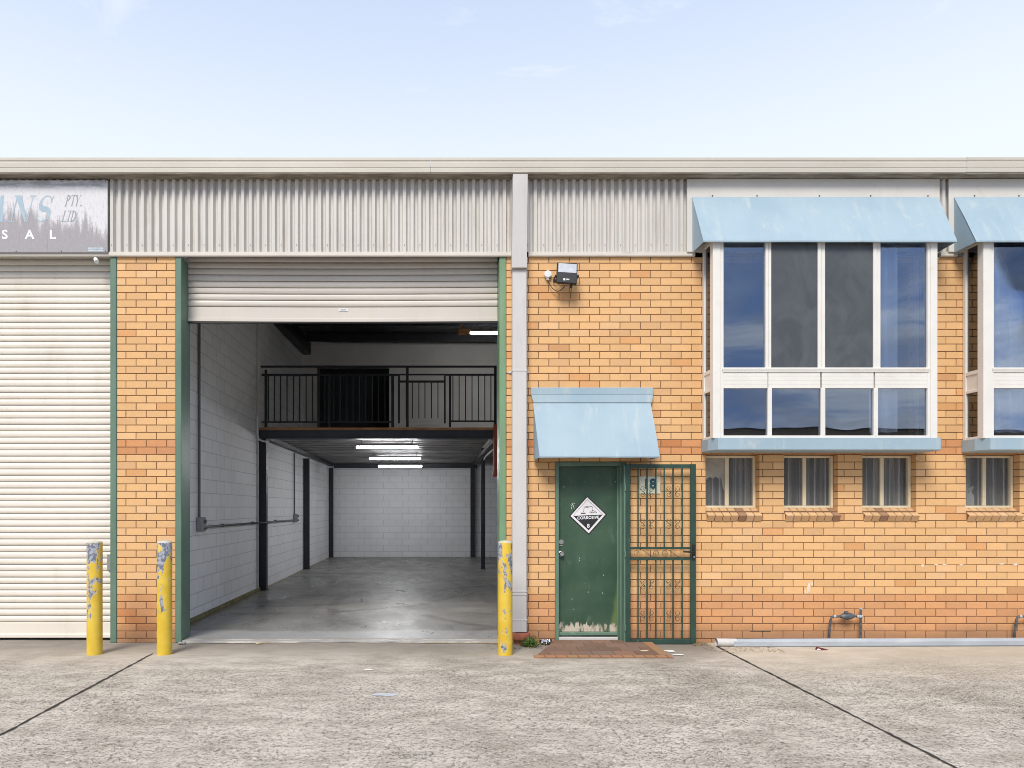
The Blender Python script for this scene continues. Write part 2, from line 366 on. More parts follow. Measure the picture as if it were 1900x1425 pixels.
def floor_mat():
    m, nt, b, out = newmat('grey_floor')
    v = coords(nt); sx = N(nt, 'SeparateXYZ'); nt.links.new(v, sx.inputs[0])
    n1 = noise(nt, coords(nt, (.7, 1, 1)), 1.1, 6, .6); sc = noise(nt, coords(nt, (.6, 1.6, 1)), 1.6, 4, .55, .6)
    c = mixc(nt, ramp(nt, n1, .3, .7), (.165, .163, .155), (.235, .232, .222))
    c = mixc(nt, mathn(nt, 'MULTIPLY', ramp(nt, sc, .48, .72), .35), c, (.30, .30, .30))
    pt = noise(nt, coords(nt, (.9, .5, 1), loc=(4, 1, 0)), 1.2, 3, .5, .4)
    c = mixc(nt, mathn(nt, 'MULTIPLY', ramp(nt, pt, .46, .66), .45), c, (.10, .099, .095))
    strk = noise(nt, coords(nt, (2.6, .35, 1), loc=(2, 7, 0)), 1.5, 4, .6, .3)
    c = mixc(nt, mathn(nt, 'MULTIPLY', ramp(nt, strk, .55, .70), .4), c, (.095, .095, .093))
    # tyre arcs
    d1 = N(nt, 'VectorMath', operation='DISTANCE'); nt.links.new(v, d1.inputs[0]); d1.inputs[1].default_value = (-2.6, 5.2, 0)
    d2 = N(nt, 'VectorMath', operation='DISTANCE'); nt.links.new(v, d2.inputs[0]); d2.inputs[1].default_value = (2.4, 3.2, 0)
    for d, r0 in ((d1, 2.45), (d1, 3.25), (d2, 2.9), (d2, 4.1)):
        a = ramp(nt, mathn(nt, 'ABSOLUTE', mathn(nt, 'SUBTRACT', mathn(nt, 'ADD', d.outputs['Value'], mathn(nt, 'MULTIPLY', n1, .15)), r0)), .11, .05, False)
        c = mixc(nt, mathn(nt, 'MULTIPLY', mathn(nt, 'MULTIPLY', a, ramp(nt, sc, .36, .56)), .7), c, (.10, .10, .098))
    # pale scuffed band inside the door line
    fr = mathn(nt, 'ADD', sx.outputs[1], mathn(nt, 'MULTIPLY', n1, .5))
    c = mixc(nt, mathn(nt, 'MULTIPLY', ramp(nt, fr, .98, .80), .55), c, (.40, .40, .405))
    sp = noise(nt, coords(nt, (1.4, .7, 1)), 5.0, 4, .7)
    c = mixc(nt, mathn(nt, 'MULTIPLY', mathn(nt, 'MULTIPLY', ramp(nt, sp, .70, .73), ramp(nt, sx.outputs[1], 2.2, 1.2)), .9), c, (.7, .7, .7))
    c = mixc(nt, mathn(nt, 'MULTIPLY', ramp(nt, mathn(nt, 'ADD', sx.outputs[0], mathn(nt, 'MULTIPLY', n1, .25)), -3.02, -3.12), .7), c, (.17, .14, .065))
    nt.links.new(c, b.inputs['Base Color'])
    rg = N(nt, 'MapRange'); nt.links.new(noise(nt, coords(nt, (1.2, .8, 1), loc=(1, 6, 2)), 1.7, 5, .65, .6), rg.inputs[0])
    rg.inputs[1].default_value = .35; rg.inputs[2].default_value = .65; rg.inputs[3].default_value = .24; rg.inputs[4].default_value = .55
    nt.links.new(rg.outputs[0], b.inputs['Roughness']); b.inputs['Specular IOR Level'].default_value = .30
    bump(nt, b, sc, .02, .004)
    return m
M['floor'] = floor_mat()

def block_mat(name, axis):
    m, nt, b, out = newmat(name)
    tc = N(nt, 'TexCoord'); sx = N(nt, 'SeparateXYZ'); nt.links.new(tc.outputs['Object'], sx.inputs[0])
    cb = N(nt, 'CombineXYZ'); nt.links.new(sx.outputs[axis], cb.inputs[0]); nt.links.new(sx.outputs[2], cb.inputs[1])
    bt = N(nt, 'TexBrick', Scale=1.0); bt.inputs['Mortar Size'].default_value = .006; bt.inputs['Mortar Smooth'].default_value = .3
    bt.inputs['Brick Width'].default_value = .4; bt.inputs['Row Height'].default_value = .2; bt.offset = .5
    bt.inputs['Color1'].default_value = (.83, .84, .86, 1); bt.inputs['Color2'].default_value = (.79, .80, .82, 1); bt.inputs['Mortar'].default_value = (.55, .56, .58, 1)
    nt.links.new(cb.outputs[0], bt.inputs['Vector'])
    n = noise(nt, coords(nt), 1.1, 5); n3 = noise(nt, coords(nt), 70, 3)
    c = mixc(nt, mathn(nt, 'MULTIPLY', ramp(nt, n, .4, .75), .25), bt.outputs['Color'], (.60, .59, .56))
    nt.links.new(c, b.inputs['Base Color']); b.inputs['Roughness'].default_value = .75
    bump(nt, b, mathn(nt, 'ADD', mathn(nt, 'MULTIPLY', bt.outputs['Fac'], -1.0), mathn(nt, 'MULTIPLY', n3, .35)), .6, .006)
    return m
BK = 1
M['block_side'] = block_mat('white_block_side', 1)
M['block_back'] = block_mat('white_block_back', 0)

def foil_mat():
    m, nt, b, out = newmat('roof_foil')
    b.inputs['Base Color'].default_value = (.018, .018, .022, 1); b.inputs['Roughness'].default_value = .28; b.inputs['Specular IOR Level'].default_value = .8
    bump(nt, b, noise(nt, coords(nt, (1, 1.7, 1)), 3.2, 4, .6, .8), .9, .06)
    return m
M['foil'] = foil_mat()
def deck_mat():
    m, nt, b, out = newmat('deck_steel')
    c = mixc(nt, ramp(nt, noise(nt, coords(nt, (.6, 3, 1)), 3, 5), .3, .7), (.13, .13, .135), (.24, .23, .22))
    nt.links.new(c, b.inputs['Base Color']); b.inputs['Roughness'].default_value = .4; b.inputs['Metallic'].default_value = .25
    return m
M['deck'] = deck_mat()
def glass_mat(name, tint, gloss, fac, rough=0.0, warp=0.0):
    m, nt, b, out = newmat(name); nt.nodes.remove(b)
    tr = N(nt, 'BsdfTransparent'); tr.inputs[0].default_value = (*tint, 1)
    gl = N(nt, 'BsdfGlossy'); gl.inputs['Color'].default_value = (*gloss, 1); gl.inputs['Roughness'].default_value = rough
    if warp:
        bp = N(nt, 'Bump', Strength=warp, Distance=.02); nt.links.new(noise(nt, coords(nt), 1.3, 1), bp.inputs['Height']); nt.links.new(bp.outputs[0], gl.inputs['Normal'])
    fr = N(nt, 'Fresnel', IOR=1.5); f = mathn(nt, 'ADD', fr.outputs[0], fac, None, True)
    mx = N(nt, 'MixShader'); nt.links.new(f, mx.inputs[0]); nt.links.new(tr.outputs[0], mx.inputs[1]); nt.links.new(gl.outputs[0], mx.inputs[2])
    nt.links.new(mx.outputs[0], out.inputs[0])
    return m
M['glass'] = glass_mat('tinted_glass', (.88, .91, .95), (.80, .87, .97), .145, 0.0, .10)
M['glass_side'] = glass_mat('side_glass', (.16, .17, .20), (.8, .8, .85), .10)
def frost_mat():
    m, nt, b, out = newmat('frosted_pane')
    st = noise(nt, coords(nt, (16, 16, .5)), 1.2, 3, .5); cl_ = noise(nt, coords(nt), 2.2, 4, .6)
    c = mixc(nt, ramp(nt, st, .45, .72), (.16, .17, .175), (.36, .355, .33))  # soft upright streaks of light painted into the pane colour
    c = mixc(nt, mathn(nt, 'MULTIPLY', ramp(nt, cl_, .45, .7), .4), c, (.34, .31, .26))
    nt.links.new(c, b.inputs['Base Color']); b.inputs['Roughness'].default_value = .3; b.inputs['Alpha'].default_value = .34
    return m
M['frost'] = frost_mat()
def screen_mat():
    m, nt, b, out = newmat('fly_screen_mesh')
    c = mixc(nt, ramp(nt, noise(nt, coords(nt, (1, 1, .7)), 2.3, 4, .6, 1.5), .3, .7), (.060, .070, .080), (.092, .104, .114))
    nt.links.new(c, b.inputs['Base Color']); b.inputs['Roughness'].default_value = .45; b.inputs['Alpha'].default_value = .93
    return m
M['screen'] = screen_mat()
def emit(name, col, s):
    m, nt, b, out = newmat(name)
    b.inputs['Base Color'].default_value = (.8, .8, .8, 1); b.inputs['Emission Color'].default_value = (*col, 1); b.inputs['Emission Strength'].default_value = s
    return m
M['tube'] = emit('lit_tube', (.98, .98, 1.0), 27.0)
M['tube_upper'] = emit('lit_tube_upper', (1.0, .98, .95), 25.0)
M['lens'] = mat('floodlight_lens', (.50, .53, .58), .25, .08, 20)

# ------------------------------------------------------------------ world, sun, camera
SUN_EL, SUN_AZ = math.radians(48), math.radians(-20)     # azimuth measured from behind the camera towards its left
w = bpy.data.worlds.new('World'); SC.world = w; w.use_nodes = True
nt = w.node_tree; nt.nodes.clear()
wo = nt.nodes.new('ShaderNodeOutputWorld'); bg = nt.nodes.new('ShaderNodeBackground'); nt.links.new(bg.outputs[0], wo.inputs[0])
sky = nt.nodes.new('ShaderNodeTexSky'); sky.sky_type = 'NISHITA'; sky.sun_disc = False
sky.sun_elevation = SUN_EL; sky.sun_rotation = math.radians(180 + 20); sky.air_density = 1.0; sky.dust_density = .6; sky.ozone_density = 1.2
tc = nt.nodes.new('ShaderNodeTexCoord'); sx = nt.nodes.new('ShaderNodeSeparateXYZ'); nt.links.new(tc.outputs['Generated'], sx.inputs[0])
mp = nt.nodes.new('ShaderNodeMapping'); mp.inputs['Scale'].default_value = (1.0, 1.6, 4.2); mp.inputs['Rotation'].default_value = (0, math.radians(12), 0); nt.links.new(tc.outputs['Generated'], mp.inputs[0])
cl = noise(nt, mp.outputs[0], 2.3, 7, .62, .5)
wisps = ramp(nt, cl, .49, .66)
hz = ramp(nt, sx.outputs[2], .66, .36)                     # thin high haze thickening towards the horizon
front = ramp(nt, sx.outputs[1], -.25, .35)
cover = mathn(nt, 'MAXIMUM', mathn(nt, 'MULTIPLY', mathn(nt, 'MULTIPLY', hz, .93), front), mathn(nt, 'MULTIPLY', wisps, .62), None, True)
base = mixc(nt, .85, sky.outputs[0], (4.35, 5.2, 6.9))
mixsky = mixc(nt, cover, base, (6.0, 6.45, 6.85))
mp2 = nt.nodes.new('ShaderNodeMapping'); mp2.inputs['Scale'].default_value = (1.5, 1.0, 5.0); mp2.inputs['Rotation'].default_value = (0, math.radians(-9), 0); nt.links.new(tc.outputs['Generated'], mp2.inputs[0])
cb2 = noise(nt, mp2.outputs[0], 2.1, 8, .62, .6)
behind = ramp(nt, sx.outputs[1], .05, -.35)
backsky = mixc(nt, ramp(nt, cb2, .40, .62), (1.9, 2.9, 5.2), (6.4, 6.8, 7.2))
cb3 = noise(nt, mp2.outputs[0], 4.3, 6, .6)
backsky = mixc(nt, mathn(nt, 'MULTIPLY', ramp(nt, cb3, .50, .66), .6), backsky, (3.0, 3.4, 4.2))
mixsky = mixc(nt, behind, mixsky, backsky)
nt.links.new(mixsky, bg.inputs[0]); bg.inputs[1].default_value = .06
sd = bpy.data.lights.new('sun', 'SUN'); sd.energy = 1.5; sd.angle = math.radians(24); sd.color = (1.0, .93, .83)
so = bpy.data.objects.new('sun', sd); COL.objects.link(so); so.location = (-6, -14, 16)
dv = Vector((math.sin(SUN_AZ) * math.cos(SUN_EL), -math.cos(SUN_AZ) * math.cos(SUN_EL), math.sin(SUN_EL)))
so.rotation_euler = dv.to_track_quat('Z', 'Y').to_euler()
cd = bpy.data.cameras.new('camera'); co = bpy.data.objects.new('camera', cd); COL.objects.link(co)
co.location = (0, -DIST, EYE); co.rotation_euler = (PI / 2, 0, 0)
cd.sensor_width = 36; cd.lens = 36 * DIST * PPM / 1900; cd.shift_x = (950 - 805) / 1900; cd.shift_y = (942 - 712.5) / 1900
cd.clip_start = .05; cd.clip_end = 1000
SC.camera = co
SC.view_settings.view_transform = 'Standard'; SC.view_settings.look = 'None'; SC.view_settings.exposure = 1.36; SC.view_settings.gamma = 1
SC.cycles.use_denoising = True; SC.cycles.filter_width = .95
SC.cycles.max_bounces = 10; SC.cycles.diffuse_bounces = 5; SC.cycles.transparent_max_bounces = 12
SC.cycles.sample_clamp_indirect = 8

# ------------------------------------------------------------------ ground
g = MB(); g.quad((-150, -150, 0), (150, -150, 0), (150, 150, 0), (-150, 150, 0)); structure('ground', g, M['ground'])
def wobble_strip(x0, y0, x1, y1, wdt, z, n=60):
    mb = MB(); L, R = [], []
    for i in range(n + 1):
        t = i / n; x = x0 + (x1 - x0) * t + U(-.004, .004); y = y0 + (y1 - y0) * t; h = wdt * U(.45, 1.45) / 2
        L.append((x - h, y, z)); R.append((x + h, y, z))
    for i in range(n): mb.quad(L[i], R[i], R[i + 1], L[i + 1])
    return mb
for (a, b_, c, d) in ((-3.06, -.62, -2.95, -9), (3.24, -.2, 3.12, -9)):
    structure('ground_joint', wobble_strip(a, b_, c, d, .026, .004, 190), M['joint'])
f = MB(); f.box(-3.31, 6.2, .10, 13.9, -.1, .03); f.box(-2.971, .772, .0, .10, -.1, .024, .006)
structure('floor', f, M['floor'])
th_ = MB()
pts = []
for i in range(31):
    t = i / 30; x = -2.95 + 3.71 * t; pts.append((x, -.035 + U(-.012, .012) - .02 * math.sin(t * 9)))
for i in range(30):
    (xa, ya), (xb, yb) = pts[i], pts[i + 1]
    wa_ = .045 + .03 * math.sin(i * .9) ** 2; wb_ = .045 + .03 * math.sin((i + 1) * .9) ** 2; th_.quad((xa, ya, .006), (xb, yb, .006), (xb, wb_, .028), (xa, wa_, .028))
structure('threshold', th_, mat('threshold_concrete', (.47, .44, .40), .85, .2, 4, dirt=.8, dirtcol=(.30, .24, .17), dscale=2.4, dstretch=(1, 2, 1), lo=.42, hi=.58))

# ------------------------------------------------------------------ the industrial building
BLD = thing('industrial_building', 'tan brick and corrugated metal industrial unit row with roller doors and bay windows', 'building')
CH, Z0, PITCH = .0867, .569, .24
XR = 9.3                                   # right end of the row
TOPZ = Z(477)
def tone(k):
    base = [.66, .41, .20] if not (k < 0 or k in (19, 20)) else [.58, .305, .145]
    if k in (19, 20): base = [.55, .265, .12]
    j = U(.935, 1.065); c = [q * j for q in base]
    q = rnd()
    if q < .035: c = [c[0] * .92, c[1] * .80, c[2] * .72]
    elif q < .10: c = [c[0] * .93, c[1] * .92, c[2] * .96]
    elif q < .18: c = [c[0] * 1.05, c[1] * 1.09, c[2] * 1.2]
    elif q < .184: c = [c[0] * .80, c[1] * .70, c[2] * .68]
    return c
def brick(mb, x0, x1, z0, z1, k, dep=.105):
    j = U(-.0012, .0012); e = .003; a = U(.0, .0015)
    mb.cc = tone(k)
    x0 += a; x1 -= U(0, .0015); z0 += U(0, .0012); z1 -= U(0, .0012)
    yf = j; ym = j + e
    vs = [(x0 + e, yf, z0 + e), (x1 - e, yf, z0 + e), (x1 - e, yf, z1 - e), (x0 + e, yf, z1 - e),
          (x0, ym, z0), (x1, ym, z0), (x1, ym, z1), (x0, ym, z1), (x0, dep, z0), (x1, dep, z0), (x1, dep, z1), (x0, dep, z1)]
    fs = [(0, 1, 2, 3), (4, 5, 1, 0), (5, 6, 2, 1), (6, 7, 3, 2), (7, 4, 0, 3), (8, 9, 5, 4), (9, 10, 6, 5), (10, 11, 7, 6), (11, 8, 4, 7)]
    mb._add(vs, fs)
def brickwork(name, x0, x1, z1, openings, shift=0.0):
    mb = MB(); gap = .0068
    for k in range(-7, 47):
        a, b_ = Z0 + k * CH, Z0 + (k + 1) * CH
        if b_ <= 0.01 or a >= z1 - .01: continue
        za, zb = max(a + gap / 2, .0), min(b_ - gap / 2, z1)
        ivs = [(x0, x1)]
        for (ox0, ox1, oz0, oz1) in openings:
            if oz0 - .02 < (a + b_) / 2 < oz1 + .02:
                nv = []
                for (p, q) in ivs:
                    if ox1 <= p or ox0 >= q: nv.append((p, q)); continue
                    if ox0 > p: nv.append((p, ox0))
                    if ox1 < q: nv.append((ox1, q))
                ivs = nv
        off = (k % 2) * PITCH / 2 + shift
        for (p, q) in ivs:
            n0 = math.floor((p - off) / PITCH)
            cuts = [p] + [off + i * PITCH for i in range(n0, n0 + int((q - p) / PITCH) + 3) if p + .035 < off + i * PITCH < q - .035] + [q]
            for i in range(len(cuts) - 1):
                xa = cuts[i] + (gap / 2 if i else 0); xb = cuts[i + 1] - (gap / 2 if i < len(cuts) - 2 else 0)
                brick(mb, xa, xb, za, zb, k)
    o = mb.build(name, M['brick'], BLD)
    mo = MB(); xs = sorted({x0 + .006, x1 - .006} | {q for op in openings for q in (op[0] - .006, op[1] + .006)})
    zs = sorted({0.0, z1 - .002} | {q for op in openings for q in (max(op[2] - .006, 0), op[3] + .006)})
    for i in range(len(xs) - 1):
        for jz in range(len(zs) - 1):
            cx, cz = (xs[i] + xs[i + 1]) / 2, (zs[jz] + zs[jz + 1]) / 2
            if cx < x0 or cx > x1 or cz > z1: continue
            if any(op[0] - .006 < cx < op[1] + .006 and op[2] - .006 < cz < op[3] + .006 for op in openings): continue
            mo.box(xs[i], xs[i + 1], .0075, .100, zs[jz], zs[jz + 1])
    mo.build('mortar_bed', M['mortar'], o)
    return o
DOORX = (X(1030), X(1162)); DOORZ = Z(857)
BAYS = (3.162, 6.227)                       # left faces of the two bays
BW = 2.546
WINX = [X(1309.5), X(1455), X(1600.5), X(1309.5) + 3.067, X(1455) + 3.067, X(1600.5) + 3.067]
WINW, WINZ0, WINZ1 = .632, 1.59, 2.215
VENT = (X(1392), X(1430), Z0 - 6 * CH + .004, Z0 - 5 * CH - .004)
ops = [(DOORX[0], DOORX[1], 0, DOORZ)]
ops += [(b + .05, b + BW - .05, 2.42, TOPZ - .05) for b in BAYS]
ops += [(x, x + WINW, WINZ0 - .03, WINZ1) for x in WINX]
brickwork('brick_wall', X(939.5), XR, TOPZ, ops, .035)
brickwork('brick_pier', X(217), X(325.5), TOPZ, [], -.028)
brickwork('brick_pier', -8.6, -7.75, TOPZ, [], 0)

# corrugated cladding above
def corrug(x0, x1, z0, z1):
    mb = MB(); p = .0905; prof = [(0, -.028), (.033, -.028), (.050, .014), (.0735, .014)]
    pts = []; n = int((x1 - x0) / p) + 2; s0 = math.floor(x0 / p) * p
    for i in range(n + 1):
        for (dx, y) in prof:
            x = s0 + i * p + dx
            if x0 <= x <= x1: pts.append((x, y))
    pts = [(x0, pts[0][1])] + pts + [(x1, pts[-1][1])]
    for (a, b_) in zip(pts, pts[1:]): mb.quad((a[0], a[1], z0), (b_[0], b_[1], z0), (b_[0], b_[1], z1), (a[0], a[1], z1))
    sc = []
    for i in range(0, n, 2):
        x = s0 + i * p + .017
        if x0 + .02 < x < x1 - .02:
            q = MB(); q.tube([(x, -.0285, z0 + .08), (x, -.033, z0 + .08)], .005, 6); sc.append(q)
    return mb, sc
EAVE = Z(320, -.171)
cl_mb, sc_mb = corrug(-8.6, XR, Z(469), EAVE)
cl_o = cl_mb.build('wall_cladding', M['cladding'], BLD)
for q in sc_mb: q.build('screw', M['darkgrey_pl'], cl_o)
bk = MB(); bk.box(-8.6, XR, .03, .10, TOPZ + .11, EAVE + .05); bk.build('cladding_lining', M['dark_room'], BLD)
for (a, b_) in ((-8.6, X(948)), (X(980), X(1288)), (X(1742), X(1773)), (8.9, XR)):
    fl = MB(); fl.prism([(a, .0, Z(468)), (a, -.034, Z(469)), (a, -.036, Z(476)), (a, -.030, Z(477.5)), (a, .0, Z(477))], (b_ - a, 0, 0)); fl.build('flashing', M['flash'], BLD)
# gutter
gp = [(-.02, 5.635), (-.165, 5.635), (-.176, 5.628), (-.176, 5.600), (-.169, 5.588), (-.169, 5.578), (-.174, 5.572), (-.174, 5.517), (-.170, 5.512), (-.173, 5.506), (-.173, 5.462), (-.166, 5.457), (-.02, 5.457)]
for (a, b_) in ((-8.7, X(799)), (X(799) + .003, X(1773)), (X(1773) + .003, XR + .1)):
    gm = MB(); dz = U(-.003, .003); gm.prism([(a, y, z + dz) for y, z in gp], (b_ - a, 0, 0)); gm.build('gutter', M['gutter'], BLD)
sf = MB(); sf.box(-8.65, XR + .05, -.164, .028, 5.444, 5.4555); sf.build('soffit', M['soffit'], BLD)
# roof with foil-backed underside, rising gently to the rear
def RZ(y): return 5.55 + .025 * y
rf = MB(); rf.prism([(-8.6, .03, RZ(0) + .02), (-8.6, 14.2, RZ(14.2)), (-8.6, 14.2, RZ(14.2) + .08), (-8.6, .03, RZ(0) + .08)], (XR + 8.6, 0, 0)); rf.build('roof', M['foil'], BLD)
for y in (2.2, 3.8, 5.4, 7.0, 8.6):
    rt = MB(); rt.box(-3.09, 6.2, y, y + .06, RZ(y) - .16, RZ(y) + .01); rt.build('purlin', M['black'], BLD)
ra = MB(); ra.prism([(-3.31, .3, RZ(.3) - .33), (-3.31, 9.4, RZ(9.4) - .33), (-3.31, 9.4, RZ(9.4)), (-3.31, .3, RZ(.3))], (.2, 0, 0)); ra.build('rafter', M['black'], BLD)
# inner walls
bw = MB(); bw.box(-3.45, -3.31, .12, 14.0, .0, RZ(0)); bw.box(-3.31, -3.285, .12, 4.9, .0, .085, .008)
bw.build('side_wall', M['block_side'], BLD)
pl = MB(); pl.box(-3.285, -3.268, .12, 4.92, .028, .10, .006); pl.build('wall_skirting', mat('olive_skirting', (.20, .17, .085), .8, .3, 4), BLD)
bw = MB(); bw.box(-3.45, XR, 13.9, 14.05, .0, RZ(13)); bw.build('back_wall', M['block_back'], BLD)
up = MB(); DW = (X(589, 9.43), X(722, 9.43)); dz0, dz1 = 3.10, Z(682, 9.43)
for q in ((-3.31, DW[0], 3.1, 5.77), (DW[1], 6.2, 3.1, 5.77), (DW[0], DW[1], dz1, 5.77)):
    up.box(q[0], q[1], 9.43, 9.55, q[2], q[3])
up.build('partition_wall', M['render_wall'], BLD)
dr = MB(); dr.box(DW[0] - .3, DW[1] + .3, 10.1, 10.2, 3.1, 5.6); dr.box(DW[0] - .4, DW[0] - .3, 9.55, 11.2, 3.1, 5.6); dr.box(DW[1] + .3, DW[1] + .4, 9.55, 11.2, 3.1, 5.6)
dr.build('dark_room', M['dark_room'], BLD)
ofc = MB(); ofc.box(1.72, 1.82, .12, 5.0, .03, 5.5); ofc.box(1.82, XR, 4.9, 5.0, .03, 5.5); ofc.box(1.82, XR, .12, 4.9, 2.25, 2.35); ofc.box(6.2, 6.3, 5.0, 13.9, 0, 5.6); ofc.box(XR - .1, XR, .12, 4.9, 0, 5.5)
ofc.box(1.82, XR, .4, 4.9, 4.62, 4.68)
ofc.build('office_walls', M['render_wall'], BLD)
lw = MB(); lw.box(-8.6, -8.5, .12, 14, 0, 5.5); lw.build('end_wall', M['block_side'], BLD)

# green steel jambs round the roller doors
def jamb(x0, x1, y0, y1, m):
    mb = MB(); mb.box(x0, x1, y0, y1, 0, TOPZ - .002, .006); return mb.build('door_jamb', m, BLD)
jamb(X(205), X(216.6), -.012, .29, M['green'])
jamb(X(325.8), -2.971, -.014, .289, M['green'])
jamb(.772, X(939), -.010, .289, M['green_light'])
jamb(-7.74, -7.66, -.012, .29, M['green'])

# roller doors
def roller(x0, x1, zb, y, m, bow=0.0):
    rd = bpy.data.objects.new('roller_door', None); COL.objects.link(rd); rd.parent = BLD; ORG[rd.name] = Vector()
    mb = MB(); p = .0765; z = zb + .185; prof = []
    while z < TOPZ + .2:
        prof += [(y + .020, z), (y + .018, z + .007), (y - .001, z + .0085), (y - .006, z + .018), (y - .009, z + .036), (y - .0075, z + .056), (y - .002, z + .070), (y + .004, z + .0752)]
        z += p
    n = 24
    def zz(t, zc): return zc - bow * math.sin(PI * t) + U(-.0006, .0006)
    cols = [[(x0 + (x1 - x0) * i / n, q[0], zz(i / n, q[1])) for q in prof] for i in range(n + 1)]
    vs = [v for c in cols for v in c]; L = len(prof)
    fs = [(i * L + k, (i + 1) * L + k, (i + 1) * L + k + 1, i * L + k + 1) for i in range(n) for k in range(L - 1)]
    mb._add(vs, fs); mb.build('curtain', m, rd)
    bp = MB()
    for i in range(n):
        a, b_ = x0 + (x1 - x0) * i / n, x0 + (x1 - x0) * (i + 1) / n; da, db = bow * math.sin(PI * i / n), bow * math.sin(PI * (i + 1) / n)
        pr = [(y + .012, zb + .185), (y - .006, zb + .175), (y - .006, zb + .048), (y - .022, zb + .040), (y - .022, zb + .004), (y - .006, zb)]
        for (p0, p1) in zip(pr, pr[1:]): bp.quad((a, p0[0], p0[1] - da), (a, p1[0], p1[1] - da), (b_, p1[0], p1[1] - db), (b_, p0[0], p0[1] - db))
    bp.build('bottom_rail', m, rd)
    return rd
rd = roller(-2.968, .769, Z(597, .22), .22, M['roller_grey'], .008)
lb = MB(); lx, lz = X(637, .21), Z(575, .21); lb.box(lx - .055, lx + .055, .209, .2125, lz - .016, lz + .016); lo_ = lb.build('maker_label', M['sticker'], rd)
lb = MB(); lb.box(lx - .035, lx + .035, .2075, .2088, lz - .006, lz + .006); lb.build('label_print', M['letter_grey'], rd)
lb = MB(); lb.tube([(-2.968, .214, Z(597, .22) - .012), (.769, .214, Z(597, .22) - .012)], .012, 6); lb.build('rubber_seal', M['plastic'], rd)
rd2 = roller(-7.66, X(205) - .002, .03, .16, M['roller_cream'])
lp = MB(); lp.box(X(199.5, .14), X(205.5, .14), .125, .15, Z(1060), Z(1030), .003); lp.build('lock_plate', M['grey_pl'], rd2)
hd = MB(); hd.box(-7.66, X(205), .19, .34, TOPZ + .16, TOPZ + .24); hd.box(-2.97, .77, .25, .4, TOPZ + .16, TOPZ + .24); hd.build('door_head', M['dark_room'], BLD)

# cream backing panels behind the awnings
for b in BAYS:
    x0 = b - .196; x1 = b + BW + .215
    pm = MB(); pm.box(x0, x1, -.052, -.030, Z(467.5, -.05), 5.440, .003)
    pn = pm.build('backing_panel', M['panel'], BLD)
    for q in (.10, .62, 1.35, 1.95, 2.62):
        sq = MB(); sq.tube([(b + q, -.052, Z(363.5, -.05)), (b + q, -.058, Z(363.5, -.05))], .007, 8); sq.build('screw', M['ink'], pn)

